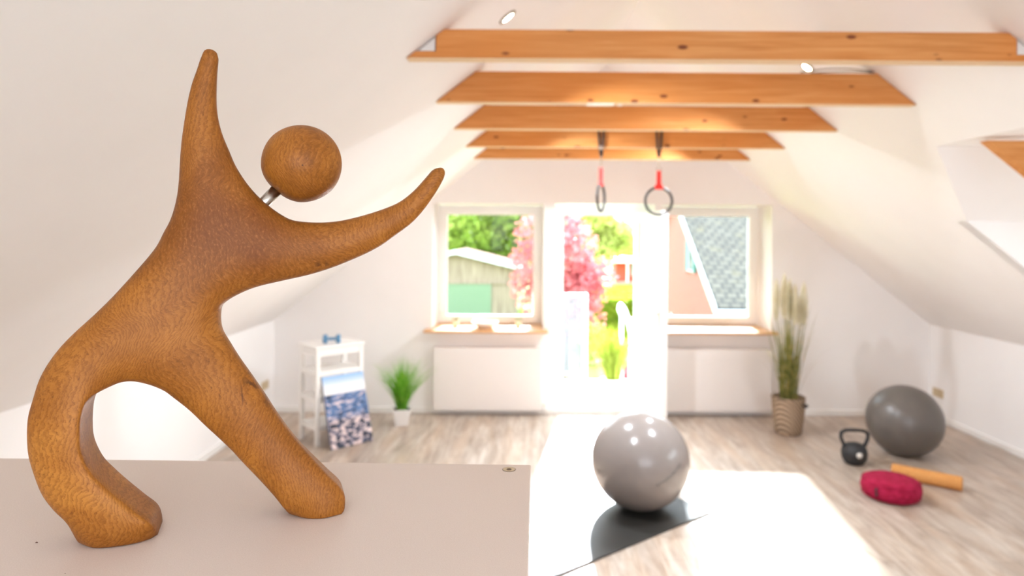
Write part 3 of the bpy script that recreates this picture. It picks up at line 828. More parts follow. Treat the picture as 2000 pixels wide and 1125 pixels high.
for k, (dx, dy, zt_, L, r) in enumerate([(-0.105, 0.03, 1.37, 0.36, 0.042), (-0.05, -0.02, 1.42, 0.38, 0.050), (0.02, 0.03, 1.37, 0.36, 0.046), (0.045, -0.03, 1.32, 0.34, 0.040), (0.135, 0.0, 1.34, 0.36, 0.050), (0.09, -0.02, 1.22, 0.26, 0.026)]):
    stx = catmull([(dx*0.3, dy, 0.285, 0), (dx*0.5, dy, 0.6, 0), (dx*0.85, dy, 0.95, 0), (dx, dy, zt_-L*0.8, 0)], 0.08, False)
    bm = BM(); tube(bm, [(p[0], p[1], p[2]) for p in stx], 0.0035, 6); obj('stalk', bm, M['reed'], rp_, smooth=True)
    V, Fc = [], []
    for q in range(2600):
        u = rnd.random(); z = zt_-L+L*u; rr = r*math.sin(PI*min(1, 0.12+u*0.88))**0.7
        a = rnd.random()*2*PI; p = np.array([dx, dy, z]); d = np.array([math.cos(a)*rr, math.sin(a)*rr, rnd.uniform(0.02, 0.05)])
        s_ = np.array([-math.sin(a), math.cos(a), 0])*0.0045; b = len(V)
        V += [p-s_, p+s_, p+d]; Fc.append((b, b+1, b+2))
    raw('plume', V, Fc, M['plume'], rp_)

# ---------------------------------------------------------------- mat, balls, kettlebell, roller, cushion
ma = math.atan2(-0.62, -0.785)
mt = BM()
mx_, my_ = Vector((-0.785, -0.62)), Vector((-0.62, 0.785))
P1 = Vector((1.22, 4.29))
t = thing('yoga_mat', 'charcoal exercise mat on the floor under the silver ball', 'mat', (P1.x, P1.y, 0.0), ma)
bm = BM()
def rrect(w, h, r, n=6):
    out = []
    for (cx, cy, a0) in ((w-r, r, -90), (w-r, h-r, 0), (r, h-r, 90), (r, r, 180)):
        for k in range(n+1):
            a = math.radians(a0+90*k/n); out.append((cx+r*math.cos(a), cy+r*math.sin(a)))
    return out
prism(bm, [(p[0], -p[1]) for p in rrect(1.80, 0.60, 0.03)][::-1], 'Z', 0.0005, 0.013)
obj('foam_sheet', bm, M['mat'], t, bevel=0.003)

def gymball(x, y, r, zf, mat, label, logo, floor=0.0):
    t = thing('exercise_ball', label, 'exercise ball', (x, y, floor), 0, None)
    bm = BM()
    prof = []
    n = 64
    for i in range(n+1):
        a = -PI/2+PI*i/n
        z = zf+r*math.sin(a)*1.0; rr = r*math.cos(a)
        z = max(z, 0.001)
        prof.append((max(rr, 0.0001)*(1.012), z))
    lathe(bm, prof, 96, cap=False); bmesh.ops.remove_doubles(bm, verts=bm.verts, dist=1e-5)
    obj('shell', bm, mat, t, smooth=True)
    bm = BM(); lathe(bm, [(0, 0.004), (0.012, 0.004), (0.012, -0.001), (0, -0.001)], 16, Matrix.Translation((0, 0, zf)) @ Matrix.Rotation(math.radians(100), 4, 'Z') @ Matrix.Rotation(math.radians(60), 4, 'Y') @ Matrix.Translation((0, 0, r*1.008)), cap=False)
    obj('valve_plug', bm, M['white'], t, smooth=True)
    if logo:
        bm = BM(); rnd = random.Random(3); pts = []
        for i in range(90):
            u = i/89
            az = math.radians(-82+u*34); el = math.radians(-9+u*15+5*u*u) + math.radians(2.0)*math.sin(u*PI*17)*(0.5+0.5*math.sin(u*23))
            rr = r*1.0125+0.0006
            pts.append((rr*math.cos(el)*math.cos(az), rr*math.cos(el)*math.sin(az), zf+rr*math.sin(el)))
        tube(bm, pts, 0.0036, 5)
        o = obj('script_mark', bm, M['cable'], t, smooth=True); o['label'] = 'dark blurred script mark'
    return t
gymball(0.765, 4.36, 0.316, 0.302, M['ball'], 'silver-grey exercise ball standing on the charcoal mat', True, 0.013)
gymball(3.14, 5.49, 0.288, 0.276, M['ball2'], 'darker grey exercise ball on the floor in the right corner', False)

kb = thing('kettlebell', 'black cast iron kettlebell with a pale round emblem on the floor', 'kettlebell', (2.61, 5.25, 0), math.radians(-6))
bm = BM(); lathe(bm, [(0, 0), (0.062, 0.0), (0.072, 0.008), (0.092, 0.045), (0.098, 0.085), (0.090, 0.122), (0.068, 0.150), (0.035, 0.162), (0, 0.164)], 40, cap=False); obj('body', bm, M['iron'], kb, smooth=True)
P = catmull([(-0.066, 0, 0.120, 0), (-0.088, 0, 0.165, 0), (-0.103, 0, 0.205, 0), (-0.100, 0, 0.238, 0), (-0.070, 0, 0.258, 0), (0, 0, 0.262, 0), (0.070, 0, 0.258, 0), (0.100, 0, 0.238, 0), (0.103, 0, 0.205, 0), (0.088, 0, 0.165, 0), (0.066, 0, 0.120, 0)], 0.012, False)
bm = BM(); tube(bm, [(p[0], p[1], p[2]) for p in P], 0.0145, 12); obj('handle', bm, M['iron'], kb, smooth=True)
mk = Matrix.Translation((0.01, -0.0925, 0.085)) @ Matrix.Rotation(PI/2, 4, 'X')
bm = BM(); lathe(bm, [(0.030, 0.0), (0.034, 0.006), (0.030, 0.008), (0.027, 0.006), (0.027, 0.0)], 28, mk, cap=False); obj('emblem_ring', bm, M['darkmetal'], kb, smooth=True)
mk = Matrix.Translation((0.002, -0.0935, 0.092)) @ Matrix.Rotation(PI/2, 4, 'X')
bm = BM(); lathe(bm, [(0, 0.010), (0.021, 0.009), (0.022, 0.0), (0, 0.0)], 28, mk, cap=False); obj('emblem', bm, M['silvercap'], kb, smooth=True)

ra = math.atan2(4.66-4.93, 3.09-2.74)
t = thing('foam_roller', 'cork-coloured massage roller on the floor behind the crimson cushion', 'roller', (2.745, 4.955, 0.0), ra)
bm = BM(); lathe(bm, [(0, 0), (0.046, 0), (0.050, 0.004), (0.050, 0.436), (0.046, 0.44), (0, 0.44)], 36, Matrix.Translation((0, 0, 0.0505)) @ Matrix.Rotation(PI/2, 4, 'Y'), cap=False)
obj('cork_tube', bm, M['cork'], t, smooth=False, bevel=0.002)
for p in bpy.data.objects[t.children[0].name].data.polygons: p.use_smooth = True

t = thing('meditation_cushion', 'round crimson meditation cushion in front of the cork roller', 'cushion', (2.53, 4.58, 0), math.radians(200))
bm = BM(); lathe(bm, [(0, 0.0), (0.12, 0.0), (0.160, 0.006), (0.182, 0.030), (0.190, 0.065), (0.184, 0.100), (0.165, 0.124), (0.13, 0.135), (0.06, 0.140), (0, 0.141)], 48, cap=False)
for v in bm.verts:
    a = math.atan2(v.co.y, v.co.x); r = math.hypot(v.co.x, v.co.y)
    if r > 0.1: k = 1+0.008*math.sin(a*22); v.co.x *= k; v.co.y *= k
obj('cover', bm, M['crimson'], t, smooth=True)
for z in (0.022, 0.112):
    bm = BM(); tube(bm, [((0.181+0.001*math.sin(22*2*PI*k/88))*math.cos(2*PI*k/88), (0.181)*math.sin(2*PI*k/88), z) for k in range(88)], 0.003, 6, True); obj('piping', bm, M['crimson'], t, smooth=True)
bm = BM()
P = [(0.192*math.cos(a), 0.192*math.sin(a), 0.085+0.0*a) for a in (0.35, 0.42, 0.50)]
tube(bm, [(0.186, 0.05, 0.10), (0.198, 0.055, 0.085), (0.194, 0.06, 0.06), (0.19, 0.05, 0.045)], 0.006, 8); obj('side_handle', bm, M['strap'], t, smooth=True)

# ---------------------------------------------------------------- cabinet under the figure
cb_ = thing('cabinet', 'high cabinet with a pale beige top under the wooden figure', 'cabinet', (0.0098, 0.872, 0.0), math.radians(-1.0))
W_, D_, H_ = 1.75, 0.45, 1.48
bm = BM(); box(bm, -W_, 0, -D_, 0, H_-0.019, H_); obj('top_panel', bm, M['laminate'], cb_, bevel=0.0016)
for xx in (-0.002, -W_+0.021):
    bm = BM(); box(bm, xx-0.019, xx, -D_+0.004, -0.002, 0.0, H_-0.0195); obj('side_panel', bm, M['laminate'], cb_, bevel=0.001)
bm = BM(); box(bm, -W_+0.021, -0.021, -0.010, -0.004, 0.07, H_-0.0195); obj('rear_board', bm, M['laminate'], cb_)
bm = BM(); box(bm, -W_+0.021, -0.021, -D_+0.02, -0.010, 0.06, 0.078); obj('bottom_panel', bm, M['laminate'], cb_)
for z in (0.52, 0.98):
    bm = BM(); box(bm, -W_+0.022, -0.022, -D_+0.03, -0.011, z, z+0.018); obj('shelf', bm, M['laminate'], cb_)
bm = BM(); box(bm, -W_+0.022, -0.022, -D_+0.05, -D_+0.066, 0.0, 0.06); obj('plinth', bm, M['laminate'], cb_)
# cam fitting let into the top
bm = BM(); mk = Matrix.Translation((-0.0277, -0.0195, H_))
lathe(bm, [(0.0080, 0.0), (0.0083, 0.0004), (0.0075, 0.0004), (0.0070, 0.0001), (0.0, 0.0001)], 28, mk, cap=False); f_ = obj('fitting_cap', bm, M['beige'], cb_, smooth=True)
bm = BM(); lathe(bm, [(0.0, 0.0006), (0.0030, 0.0006), (0.0033, 0.0002)], 16, mk, cap=False); obj('screw_socket', bm, M['bark'], f_, smooth=True)
bm = BM(); tube(bm, [(0.0082*math.cos(2*PI*k/32), 0.0082*math.sin(2*PI*k/32), 0.0) for k in range(32)], 0.0005, 6, True); 
bmesh.ops.transform(bm, matrix=mk, verts=bm.verts); obj('fitting_rim', bm, M['bark'], f_, smooth=True)
for (x, y, s, lb) in ((-0.4695, 0.6428, 0.0022, 'tiny dark wood chip left of the figure on the cabinet top'), (-0.402, 0.585, 0.0010, 'tiny brown crumb near the front edge of the cabinet top')):
    bm = BM(); tube(bm, [(-s/2, 0, 0), (0, s*0.1, s*0.15), (s/2, 0, 0)], [s*0.12, s*0.22, s*0.1], 6)
    tag(obj('wood_chip', bm, M['chip'], loc=(x, y, H_+s*0.15), smooth=True), lb, 'wood chip')

# ---------------------------------------------------------------- carved figure
OUTLINE = [(85.4, 488.7, 4.0, 4.0),(90.6, 488.7, 4.0, 4.0),(94.9, 485.5, 4.0, 4.0),(95.9, 481.4, 4.0, 4.0),(95.5, 475.0, 4.0, 4.0),(94.6, 460.2, 4.0, 4.0),(94.3, 437.5, 4.0, 4.0),(95.8, 420.7, 4.0, 4.0),(99.7, 404.1, 4.0, 4.0),(106.1, 387.6, 4.0, 4.0),(113.0, 370.9, 4.0, 4.0),(121.9, 355.8, 4.0, 4.0),(132.4, 342.2, 4.0, 4.0),(145.0, 330.1, 4.0, 4.0),(157.8, 320.6, 4.0, 4.0),(169.6, 314.8, 4.0, 4.0),(186.9, 312.8, 4.0, 4.0),(205.5, 313.1, 4.0, 4.0),(222.7, 315.6, 4.0, 4.0),(241.4, 320.4, 4.0, 4.0),(261.6, 327.0, 4.0, 4.0),(279.2, 334.3, 4.0, 4.0),(290.7, 341.5, 4.0, 4.0),(302.4, 351.8, 4.0, 4.0),(314.1, 365.0, 4.0, 4.0),(322.4, 374.8, 4.0, 4.0),(327.2, 377.3, 4.0, 4.0),(332.7, 377.6, 4.0, 4.0),(335.7, 373.5, 4.0, 4.0),(334.6, 366.4, 4.0, 4.0),(328.0, 353.7, 4.0, 4.0),(319.1, 339.9, 4.0, 4.0),(309.1, 326.2, 4.0, 4.0),(296.2, 312.5, 4.0, 4.0),(279.4, 299.6, 4.0, 4.0),(263.5, 288.1, 4.0, 4.0),(245.6, 278.4, 4.0, 4.0),(225.2, 269.5, 4.0, 4.0),(206.8, 262.4, 4.0, 4.0),(185.6, 256.0, 4.0, 4.0),(162.3, 250.9, 4.0, 4.0),(134.5, 244.4, 4.0, 4.0),(117.3, 237.3, 4.0, 4.0),(105.1, 229.7, 4.0, 4.0),(100.8, 223.5, 4.0, 4.0),(99.9, 211.3, 4.0, 4.0),(101.9, 199.6, 4.0, 4.0),(108.8, 186.6, 4.0, 4.0),(117.7, 170.7, 4.0, 4.0),(130.1, 151.1, 4.0, 4.0),(143.7, 129.1, 4.0, 4.0),(154.5, 110.3, 4.0, 4.0),(168.4, 88.8, 4.0, 4.0),(182.0, 70.5, 6.0, 6.0),(196.0, 53.6, 10.0, 10.0),(210.2, 36.9, 13.0, 13.0),(218.6, 27.7, 15.0, 15.0),(223.9, 18.5, 16.0, 16.0),(224.3, 8.7, 18.0, 18.0),(222.6, 2.0, 20.0, 20.0),(213.8, 0.0, 22.5, 24.0),(202.1, 0.0, 25.5, 24.0),(189.9, 0.0, 22.0, 24.0),(179.5, 0.0, 14.0, 24.0),(169.0, 0.0, 2.0, 24.0),(161.5, 13.5, 16.0, 16.0),(155.0, 21.2, 10.0, 10.0),(146.9, 31.1, 6.0, 6.0),(134.7, 46.0, 4.0, 4.0),(121.2, 62.6, 4.0, 4.0),(110.9, 76.0, 4.0, 4.0),(99.2, 89.4, 4.0, 4.0),(85.7, 104.4, 4.0, 4.0),(71.5, 120.9, 4.0, 4.0),(57.5, 134.5, 4.0, 4.0),(48.8, 142.4, 4.0, 4.0),(37.0, 148.9, 4.0, 4.0),(23.1, 153.5, 4.0, 4.0),(12.0, 153.7, 6.0, 6.0),(2.8, 150.7, 10.0, 10.0),(-6.6, 146.4, 16.0, 16.0),(-13.9, 140.3, 21.0, 21.0),(-17.7, 127.8, 24.0, 24.0),(-18.5, 105.6, 25.0, 25.0),(-16.4, 90.9, 25.0, 25.0),(-9.3, 73.7, 25.0, 25.0),(-0.1, 61.4, 25.0, 25.0),(11.3, 48.2, 25.0, 25.0),(27.3, 31.3, 25.0, 25.0),(40.8, 17.0, 25.0, 25.0),(44.3, 0.0, 8.5, 24.0),(39.6, 0.0, 16.0, 24.0),(26.9, 0.0, 22.0, 24.0),(11.2, 0.0, 23.0, 24.0),(-5.4, 0.0, 20.0, 24.0),(-14.1, 0.0, 12.5, 24.0),(-23.6, 0.0, 2.0, 24.0),(-31.5, 23.6, 10.0, 10.0),(-43.2, 36.4, 6.0, 6.0),(-53.2, 52.1, 4.0, 4.0),(-59.4, 70.9, 4.0, 4.0),(-64.0, 89.8, 4.0, 4.0),(-65.3, 108.2, 4.0, 4.0),(-64.6, 126.5, 4.0, 4.0),(-60.6, 144.1, 4.0, 4.0),(-55.9, 161.2, 4.0, 4.0),(-48.2, 177.2, 4.0, 4.0),(-38.0, 192.2, 4.0, 4.0),(-26.4, 205.4, 4.0, 4.0),(-12.9, 219.2, 4.0, 4.0),(2.5, 236.2, 4.0, 4.0),(17.7, 255.0, 4.0, 4.0),(33.6, 275.6, 4.0, 4.0),(42.0, 288.4, 4.0, 4.0),(47.4, 300.7, 4.0, 4.0),(52.8, 312.1, 4.0, 4.0),(56.9, 326.1, 4.0, 4.0),(59.6, 341.2, 4.0, 4.0),(60.9, 357.7, 4.0, 4.0),(61.7, 375.9, 4.0, 4.0),(63.0, 394.6, 4.0, 4.0),(65.2, 412.9, 4.0, 4.0),(67.9, 431.8, 4.0, 4.0),(71.5, 450.3, 4.0, 4.0),(76.1, 465.8, 4.0, 4.0),(79.8, 478.7, 4.0, 4.0),(83.0, 486.9, 4.0, 4.0)]
fg = thing('wooden_sculpture', 'carved brown wooden abstract figure with raised arms on the cabinet top', 'sculpture', (-0.4079, 0.6545, H_), math.radians(21))
def build_figure():
    P = catmull([(a/1000, b/1000, c/1000, d/1000) for a, b, c, d in OUTLINE], 0.0024)
    P = np.array(P)
    P[:, 2:] = np.maximum(P[:, 2:], 0.0015)
    P[:, 1] = np.where(P[:, 1] < 0.0014, 0.0, P[:, 1])
    B = P[:, :2]; nb = len(B)
    A_, C_ = B, np.roll(B, -1, 0)
    def dist(Q):
        d = C_-A_; L2 = (d**2).sum(1)+1e-12
        best = np.full(len(Q), 1e9)
        for s in range(0, len(Q), 1500):
            q = Q[s:s+1500, None, :]
            t = np.clip(((q-A_[None])*d[None]).sum(2)/L2, 0, 1)
            pr = A_[None]+t[..., None]*d[None]
            best[s:s+1500] = np.sqrt(((q-pr)**2).sum(2)).min(1)
        return best
    def inside(Q):
        x, y = Q[:, 0][:, None], Q[:, 1][:, None]
        x1, y1, x2, y2 = A_[:, 0], A_[:, 1], C_[:, 0], C_[:, 1]
        c = ((y1 > y) != (y2 > y)) & (x < (x2-x1)*(y-y1)/(y2-y1+1e-15)+x1)
        return c.sum(1) % 2 == 1
    area = 0.5*np.sum(A_[:, 0]*C_[:, 1]-C_[:, 0]*A_[:, 1])
    tn = np.roll(B, -1, 0)-np.roll(B, 1, 0); tn /= np.linalg.norm(tn, axis=1)[:, None]+1e-12
    nin = np.stack([-tn[:, 1], tn[:, 0]], 1)*(1 if area > 0 else -1)
    pts = [B]
    for dd, st in ((0.0007, 1), (0.0020, 1), (0.0042, 1), (0.0072, 2)):
        Q = (B+nin*dd)[::st]; ok = inside(Q) & (dist(Q) > dd*0.93); pts.append(Q[ok])
    h = 0.0042; gx = np.arange(B[:, 0].min(), B[:, 0].max(), h); gy = np.arange(B[:, 1].min(), B[:, 1].max(), h*0.866)
    G = np.array([(x+(h/2 if j % 2 else 0), y) for j, y in enumerate(gy) for x in gx])
    G = G[inside(G)]; G = G[dist(G) > 0.0098]; pts.append(G)
    allp = np.concatenate(pts)
    V, E, Fc, _, _, _ = delaunay_2d_cdt([Vector(p) for p in allp], [(i, (i+1) % nb) for i in range(nb)], [], 1, 1e-7)
    V = np.array([(v.x, v.y) for v in V]); F3 = np.array([list(f) for f in Fc])
    n = len(V)
    # boundary of the triangulation
    cnt = {}
    for f in F3:
        for a, b in ((f[0], f[1]), (f[1], f[2]), (f[2], f[0])):
            k = (min(a, b), max(a, b)); cnt[k] = cnt.get(k, 0)+1
    bd = set(); bedges = []
    for f in F3:
        for a, b in ((f[0], f[1]), (f[1], f[2]), (f[2], f[0])):
            if cnt[(min(a, b), max(a, b))] == 1: bedges.append((a, b)); bd.update((a, b))
    isb = np.zeros(n, bool); isb[list(bd)] = True
    # smooth bulge: solve laplace(u) = -1 with u = 0 on the outline
    I, J, Wt = [], [], []; area_v = np.zeros(n)
    p = V[F3]
    for k in range(3):
        i, j, o = F3[:, k], F3[:, (k+1) % 3], F3[:, (k+2) % 3]
        e1 = V[i]-V[o]; e2 = V[j]-V[o]
        cr = np.abs(e1[:, 0]*e2[:, 1]-e1[:, 1]*e2[:, 0])+1e-14
        w = 0.5*(e1*e2).sum(1)/cr
        I += [i, j]; J += [j, i]; Wt += [w, w]
        np.add.at(area_v, i, cr/6)
    I = np.concatenate(I); J = np.concatenate(J); Wt = np.concatenate(Wt)
    diag = np.bincount(I, Wt, n); free = ~isb
    def Ax(x):
        r = diag*x-np.bincount(I, Wt*x[J], n); r[isb] = 0; return r
    def solve(b, x):
        b = b.copy(); b[isb] = 0; r = b-Ax(x); r[isb] = 0
        z = r/np.maximum(diag, 1e-6); d = z.copy(); rz = r@z
        for it in range(900):
            Ad = Ax(d); al = rz/(d@Ad+1e-30); x = x+al*d; r = r-al*Ad
            z = r/np.maximum(diag, 1e-6); rz2 = r@z
            if rz2 < 1e-22: break
            d = z+rz2/rz*d; rz = rz2
        return x
    u = np.maximum(solve(area_v, np.zeros(n)), 0)
    # harmonic spread of the rim offsets into the interior
    def spread(col):
        g = np.zeros(n)
        for i in bd:
            g[i] = P[np.argmin(((B-V[i])**2).sum(1)), col]
        x0 = g.copy(); rhs = -Ax_full(g)
        rhs[isb] = 0
        return g+solve(rhs, np.zeros(n))
    def Ax_full(x): return diag*x-np.bincount(I, Wt*x[J], n)
    wf, wb = spread(2), spread(3)
    hgt = 0.80*np.sqrt(2*u)
    hgt = hgt/(1+hgt/0.11)
    hf, hb = wf+hgt*(1-0.45*wf/0.025), wb+hgt*(1-0.55*wb/0.025)
    verts = [(V[i, 0], -hf[i], V[i, 1]) for i in range(n)]+[(V[i, 0], hb[i], V[i, 1]) for i in range(n)]
    a2 = 0.5*((p[:, 1, 0]-p[:, 0, 0])*(p[:, 2, 1]-p[:, 0, 1])-(p[:, 1, 1]-p[:, 0, 1])*(p[:, 2, 0]-p[:, 0, 0]))
    faces = []
    for f, s in zip(F3, a2):
        f = list(f) if s > 0 else list(f)[::-1]
        faces.append(tuple(int(q) for q in f)); faces.append(tuple(int(q)+n for q in f[::-1]))
    # side wall with two inner rows so that it is softly rounded
    rows = {}
    ks = (0.2, 0.5, 0.8)
    for i in bd:
        for q, t in enumerate(ks):
            rows[(i, q)] = len(verts)
            bulge = 0.0
            verts.append((V[i, 0], -hf[i]*(1-t)+hb[i]*t, V[i, 1]))
    for a, b in bedges:
        ch = [lambda i: int(i), *[(lambda q: (lambda i: rows[(i, q)]))(q) for q in range(3)], lambda i: int(i)+n]
        for c0, c1 in zip(ch, ch[1:]):
            faces.append((c0(b), c0(a), c1(a), c1(b)))
    me = bpy.data.meshes.new('body'); me.from_pydata(verts, [], faces); me.update()
    bm = BM(); bm.from_mesh(me)
    bmesh.ops.recalc_face_normals(bm, faces=bm.faces)
    # soften the ridge between the faces and the side wall
    rim = [v for v in bm.verts if (v.index in bd or (v.index-n) in bd or v.index >= 2*n) and v.co.z > 0.002]
    for _ in range(2):
        bmesh.ops.smooth_vert(bm, verts=rim, factor=0.35, use_axis_x=False, use_axis_y=True, use_axis_z=False)
    return obj('body', bm, M['carved'], fg, smooth=True)
build_figure()
hc, hr = Vector((0.1788, 0.0, 0.3758)), 0.0415
axv = Vector((0.62, 0.0, 0.70)).normalized()
mk = axv.to_track_quat('Z', 'Y').to_matrix().to_4x4()
bm = BM()
prof = []
for i in range(41):
    a = -PI/2+PI*i/40
    z = hr*math.sin(a); r = hr*math.cos(a)
    if a < -0.9: z *= 1-0.075*(-a-0.9)/0.67
    prof.append((max(r, 1e-5)*1.0, z))
lathe(bm, prof, 56, cap=False); bmesh.ops.remove_doubles(bm, verts=bm.verts, dist=1e-6)
for v in bm.verts:
    d = v.co.normalized()
    k = 1+0.022*math.sin(3.1*d.x+1.0)*math.cos(2.7*d.y)+0.016*math.cos(4*math.atan2(d.y, d.x)+0.6)*(1-abs(d.z))
    v.co *= k
bmesh.ops.transform(bm, matrix=mk, verts=bm.verts)
obj('head', bm, M['carvedhead'], fg, loc=hc, smooth=True)
bm = BM(); P0_ = hc-axv*0.0375; tube(bm, [hc-axv*0.075, hc-axv*0.0365], 0.0062, 24)
obj('neck_rod', bm, M['steel'], fg, smooth=True)

# ---------------------------------------------------------------- outside
GZ = -2.8
def ground_patch(name, x0, x1, y0, y1, z, mat, label):
    bm = BM(); box(bm, x0, x1, y0, y1, z-0.3, z); o = obj(name, bm, mat); o['kind'] = 'structure'; o['label'] = label; return o
ground_patch('ground', -60, 80, 7.6, 72, GZ, M['lawn'], 'green lawn of the gardens outside')
ground_patch('field', -120, 160, 72.2, 200, GZ+0.4, M['field'], 'pale meadow beyond the gardens')
bm = BM(); box(bm, 0.06, 1.75, YG+WT+0.002, 8.40, -0.20, -0.03)
struct(obj('balcony_floor', bm, M['balcony']), 'pale balcony floor outside the door')
# balcony railing left of the stair opening
t = thing('balcony_railing', 'white balcony railing with a grey perforated infill, seen through the door', 'railing', (0.76, 8.33, -0.03))
bm = BM(); box(bm, -0.028, 0.028, -0.025, 0.025, 0, 1.05); obj('post', bm, M['whitemetal'], t, bevel=0.004)
bm = BM(); box(bm, -0.66, -0.61, -0.025, 0.025, 0, 1.05); obj('post', bm, M['whitemetal'], t, bevel=0.004)
bm = BM(); box(bm, -0.66, 0.028, -0.03, 0.03, 1.05, 1.085); obj('top_rail', bm, M['whitemetal'], t, bevel=0.004)
bm = BM(); box(bm, -0.61, -0.028, -0.015, 0.015, 0.07, 0.10); obj('bottom_rail', bm, M['whitemetal'], t, bevel=0.003)
bm = BM()
for k in range(12): box(bm, -0.60+k*0.048, -0.60+k*0.048+0.032, -0.004, 0.004, 0.10, 1.05)
obj('infill_bars', bm, M['greymesh'], t)
# stair handrail on the right of the opening
t = thing('stair_handrail', 'white curved tube handrail of the outside stair, right of the door view', 'handrail', (1.20, 8.33, -0.03))
P = catmull([(0.03, -0.02, 0.80, 0), (0.0, 0.02, 0.90, 0), (0.02, 0.10, 0.93, 0), (0.12, 0.35, 0.80, 0), (0.30, 0.9, 0.38, 0), (0.60, 2.2, -0.65, 0)], 0.05, False)
bm = BM(); tube(bm, [(p[0], p[1], p[2]) for p in P], 0.035, 12); obj('rail_tube', bm, M['whitemetal'], t, smooth=True)
for (x, y, z) in ((0.02, 0.02, 0.86), (0.14, 0.04, 0.78)):
    bm = BM(); box(bm, x-0.02, x+0.02, y-0.02, y+0.02, 0, z); obj('post', bm, M['whitemetal'], t, bevel=0.003)
bm = BM()
for k in range(5): box(bm, 0.17+k*0.05, 0.185+k*0.05, 0.03, 0.045, 0.03, 0.80)
obj('infill_bars', bm, M['greymesh'], t)
t = thing('outdoor_stair', 'white stair flight going down from the balcony', 'stair', (0.80, 8.42, -0.03))
for k in range(12):
    bm = BM(); box(bm, 0.0, 0.42, 0.24*k+0.02, 0.24*k+0.27, -0.2-0.2*k-0.04, -0.2-0.2*k); obj('step', bm, M['whitemetal'], t)
for x in (-0.03, 0.42):
    bm = BM(); prism(bm, [(0, 0.02), (0, -0.2), (3.05, -2.75), (3.05, -2.52)], 'X', x, x+0.03); obj('stringer', bm, M['whitemetal'], t)
og = thing('patio_grass_pot', 'sunlit ornamental grass in a white round pot outside the open door', 'potted plant', (1.0, 7.52, -0.03))
bm = BM(); lathe(bm, [(0, 0), (0.075, 0), (0.085, 0.02), (0.125, 0.13), (0.135, 0.20), (0.125, 0.205), (0.115, 0.17), (0, 0.165)], 36, cap=False); obj('pot', bm, M['porcelain'], og, smooth=True)
V, Fc = blades(620, 0.40, 0.72, 0.62, 0.011, 21, 0.07, 0.4, z0=0.16); raw('foliage', V, Fc, M['patiograss'], og)

def leafcloud(blobs, n, size, seed, flat=False):
    r = np.random.RandomState(seed)
    w = np.array([b[3]*b[4]*b[5] for b in blobs]); w = w/w.sum()
    idx = r.choice(len(blobs), n, p=w); Bb = np.array(blobs)[idx]
    d = r.normal(size=(n, 3)); d /= np.linalg.norm(d, axis=1)[:, None]
    rad = r.rand(n)**0.33*(0.85+0.3*r.rand(n))
    c = Bb[:, :3]+d*Bb[:, 3:6]*rad[:, None]
    a = r.normal(size=(n, 3)); a /= np.linalg.norm(a, axis=1)[:, None]
    b = np.cross(a, r.normal(size=(n, 3))); b /= np.linalg.norm(b, axis=1)[:, None]
    s = size*(0.6+0.8*r.rand(n))[:, None]
    V = np.stack([c-a*s, c+b*s*0.55, c+a*s, c-b*s*0.55], 1).reshape(-1, 3)
    return V.tolist(), [(4*i, 4*i+1, 4*i+2, 4*i+3) for i in range(n)]
def tree(name, label, cat, x, y, blobs, n, size, mat, seed, trunk_h, trunk_r, group=None, branches=5):
    t = thing(name, label, cat, (x, y, GZ), 0, group)
    rnd = random.Random(seed)
    bm = BM(); tube(bm, [(0, 0, -0.1), (0.03, 0.02, trunk_h*0.5), (0, 0.05, trunk_h)], [trunk_r*1.2, trunk_r, trunk_r*0.7], 10); obj('trunk', bm, M['bark'], t, smooth=True)
    for k in range(branches):
        b = blobs[k % len(blobs)]
        bm = BM(); tube(bm, [(0, 0.03, trunk_h*0.75), (b[0]*0.5, b[1]*0.5, (trunk_h*0.75+b[2])*0.5+0.1), (b[0], b[1], b[2]+b[5]*0.5)], [trunk_r*0.6, trunk_r*0.4, trunk_r*0.12], 7)
        obj('branch', bm, M['bark'], t, smooth=True)
    V, Fc = leafcloud(blobs, n, size, seed); raw('crown', V, Fc, mat, t)
    return t
def blobs(rx, ry, z0, z1, n, seed, r0, r1):
    rnd = random.Random(seed); out = []
    for k in range(n):
        z = z0+(z1-z0)*(k+0.5)/n; f = math.sin(PI*min(1, max(0.12, (z-z0)/(z1-z0)*0.85+0.12)))
        a = rnd.random()*2*PI; q = rnd.uniform(0.2, 0.75)*f; r = rnd.uniform(r0, r1)*(0.6+0.4*f)
        out.append((math.cos(a)*rx*q, math.sin(a)*ry*q, z, r, r, r*0.8))
    return out
tree('blossoming_tree', 'pinkish red leaved tree standing between the garage and the hedge', 'tree', 1.15, 19.5,
     blobs(1.35, 1.3, 1.6, 5.4, 16, 3, 0.55, 0.95)+[(-0.85, 0, 3.0, 0.55, 0.5, 0.8), (-1.0, 0, 4.6, 0.45, 0.5, 0.8), (-0.9, 0.2, 1.7, 0.45, 0.5, 0.7), (0.35, 0, 3.2, 0.8, 0.8, 1.0)], 7500, 0.085, M['treered'], 5, 2.6, 0.11)
tree('garden_tree', 'tall bright spring green tree behind the garage', 'tree', -2.6, 46, blobs(5.2, 3.5, 2.0, 9.5, 26, 8, 1.4, 2.3)+[(-4, 0, 5, 2, 2, 2), (2.5, 0, 4, 2, 2, 2)], 15000, 0.20, M['treegreen'], 6, 5.0, 0.28)
tree('birch_tree', 'pale yellow-green tree right of the garage tree', 'tree', 4.6, 50, blobs(3.4, 3, 1.6, 8.0, 20, 12, 1.1, 1.9), 9000, 0.20, M['treeyellow'], 9, 4.5, 0.2)
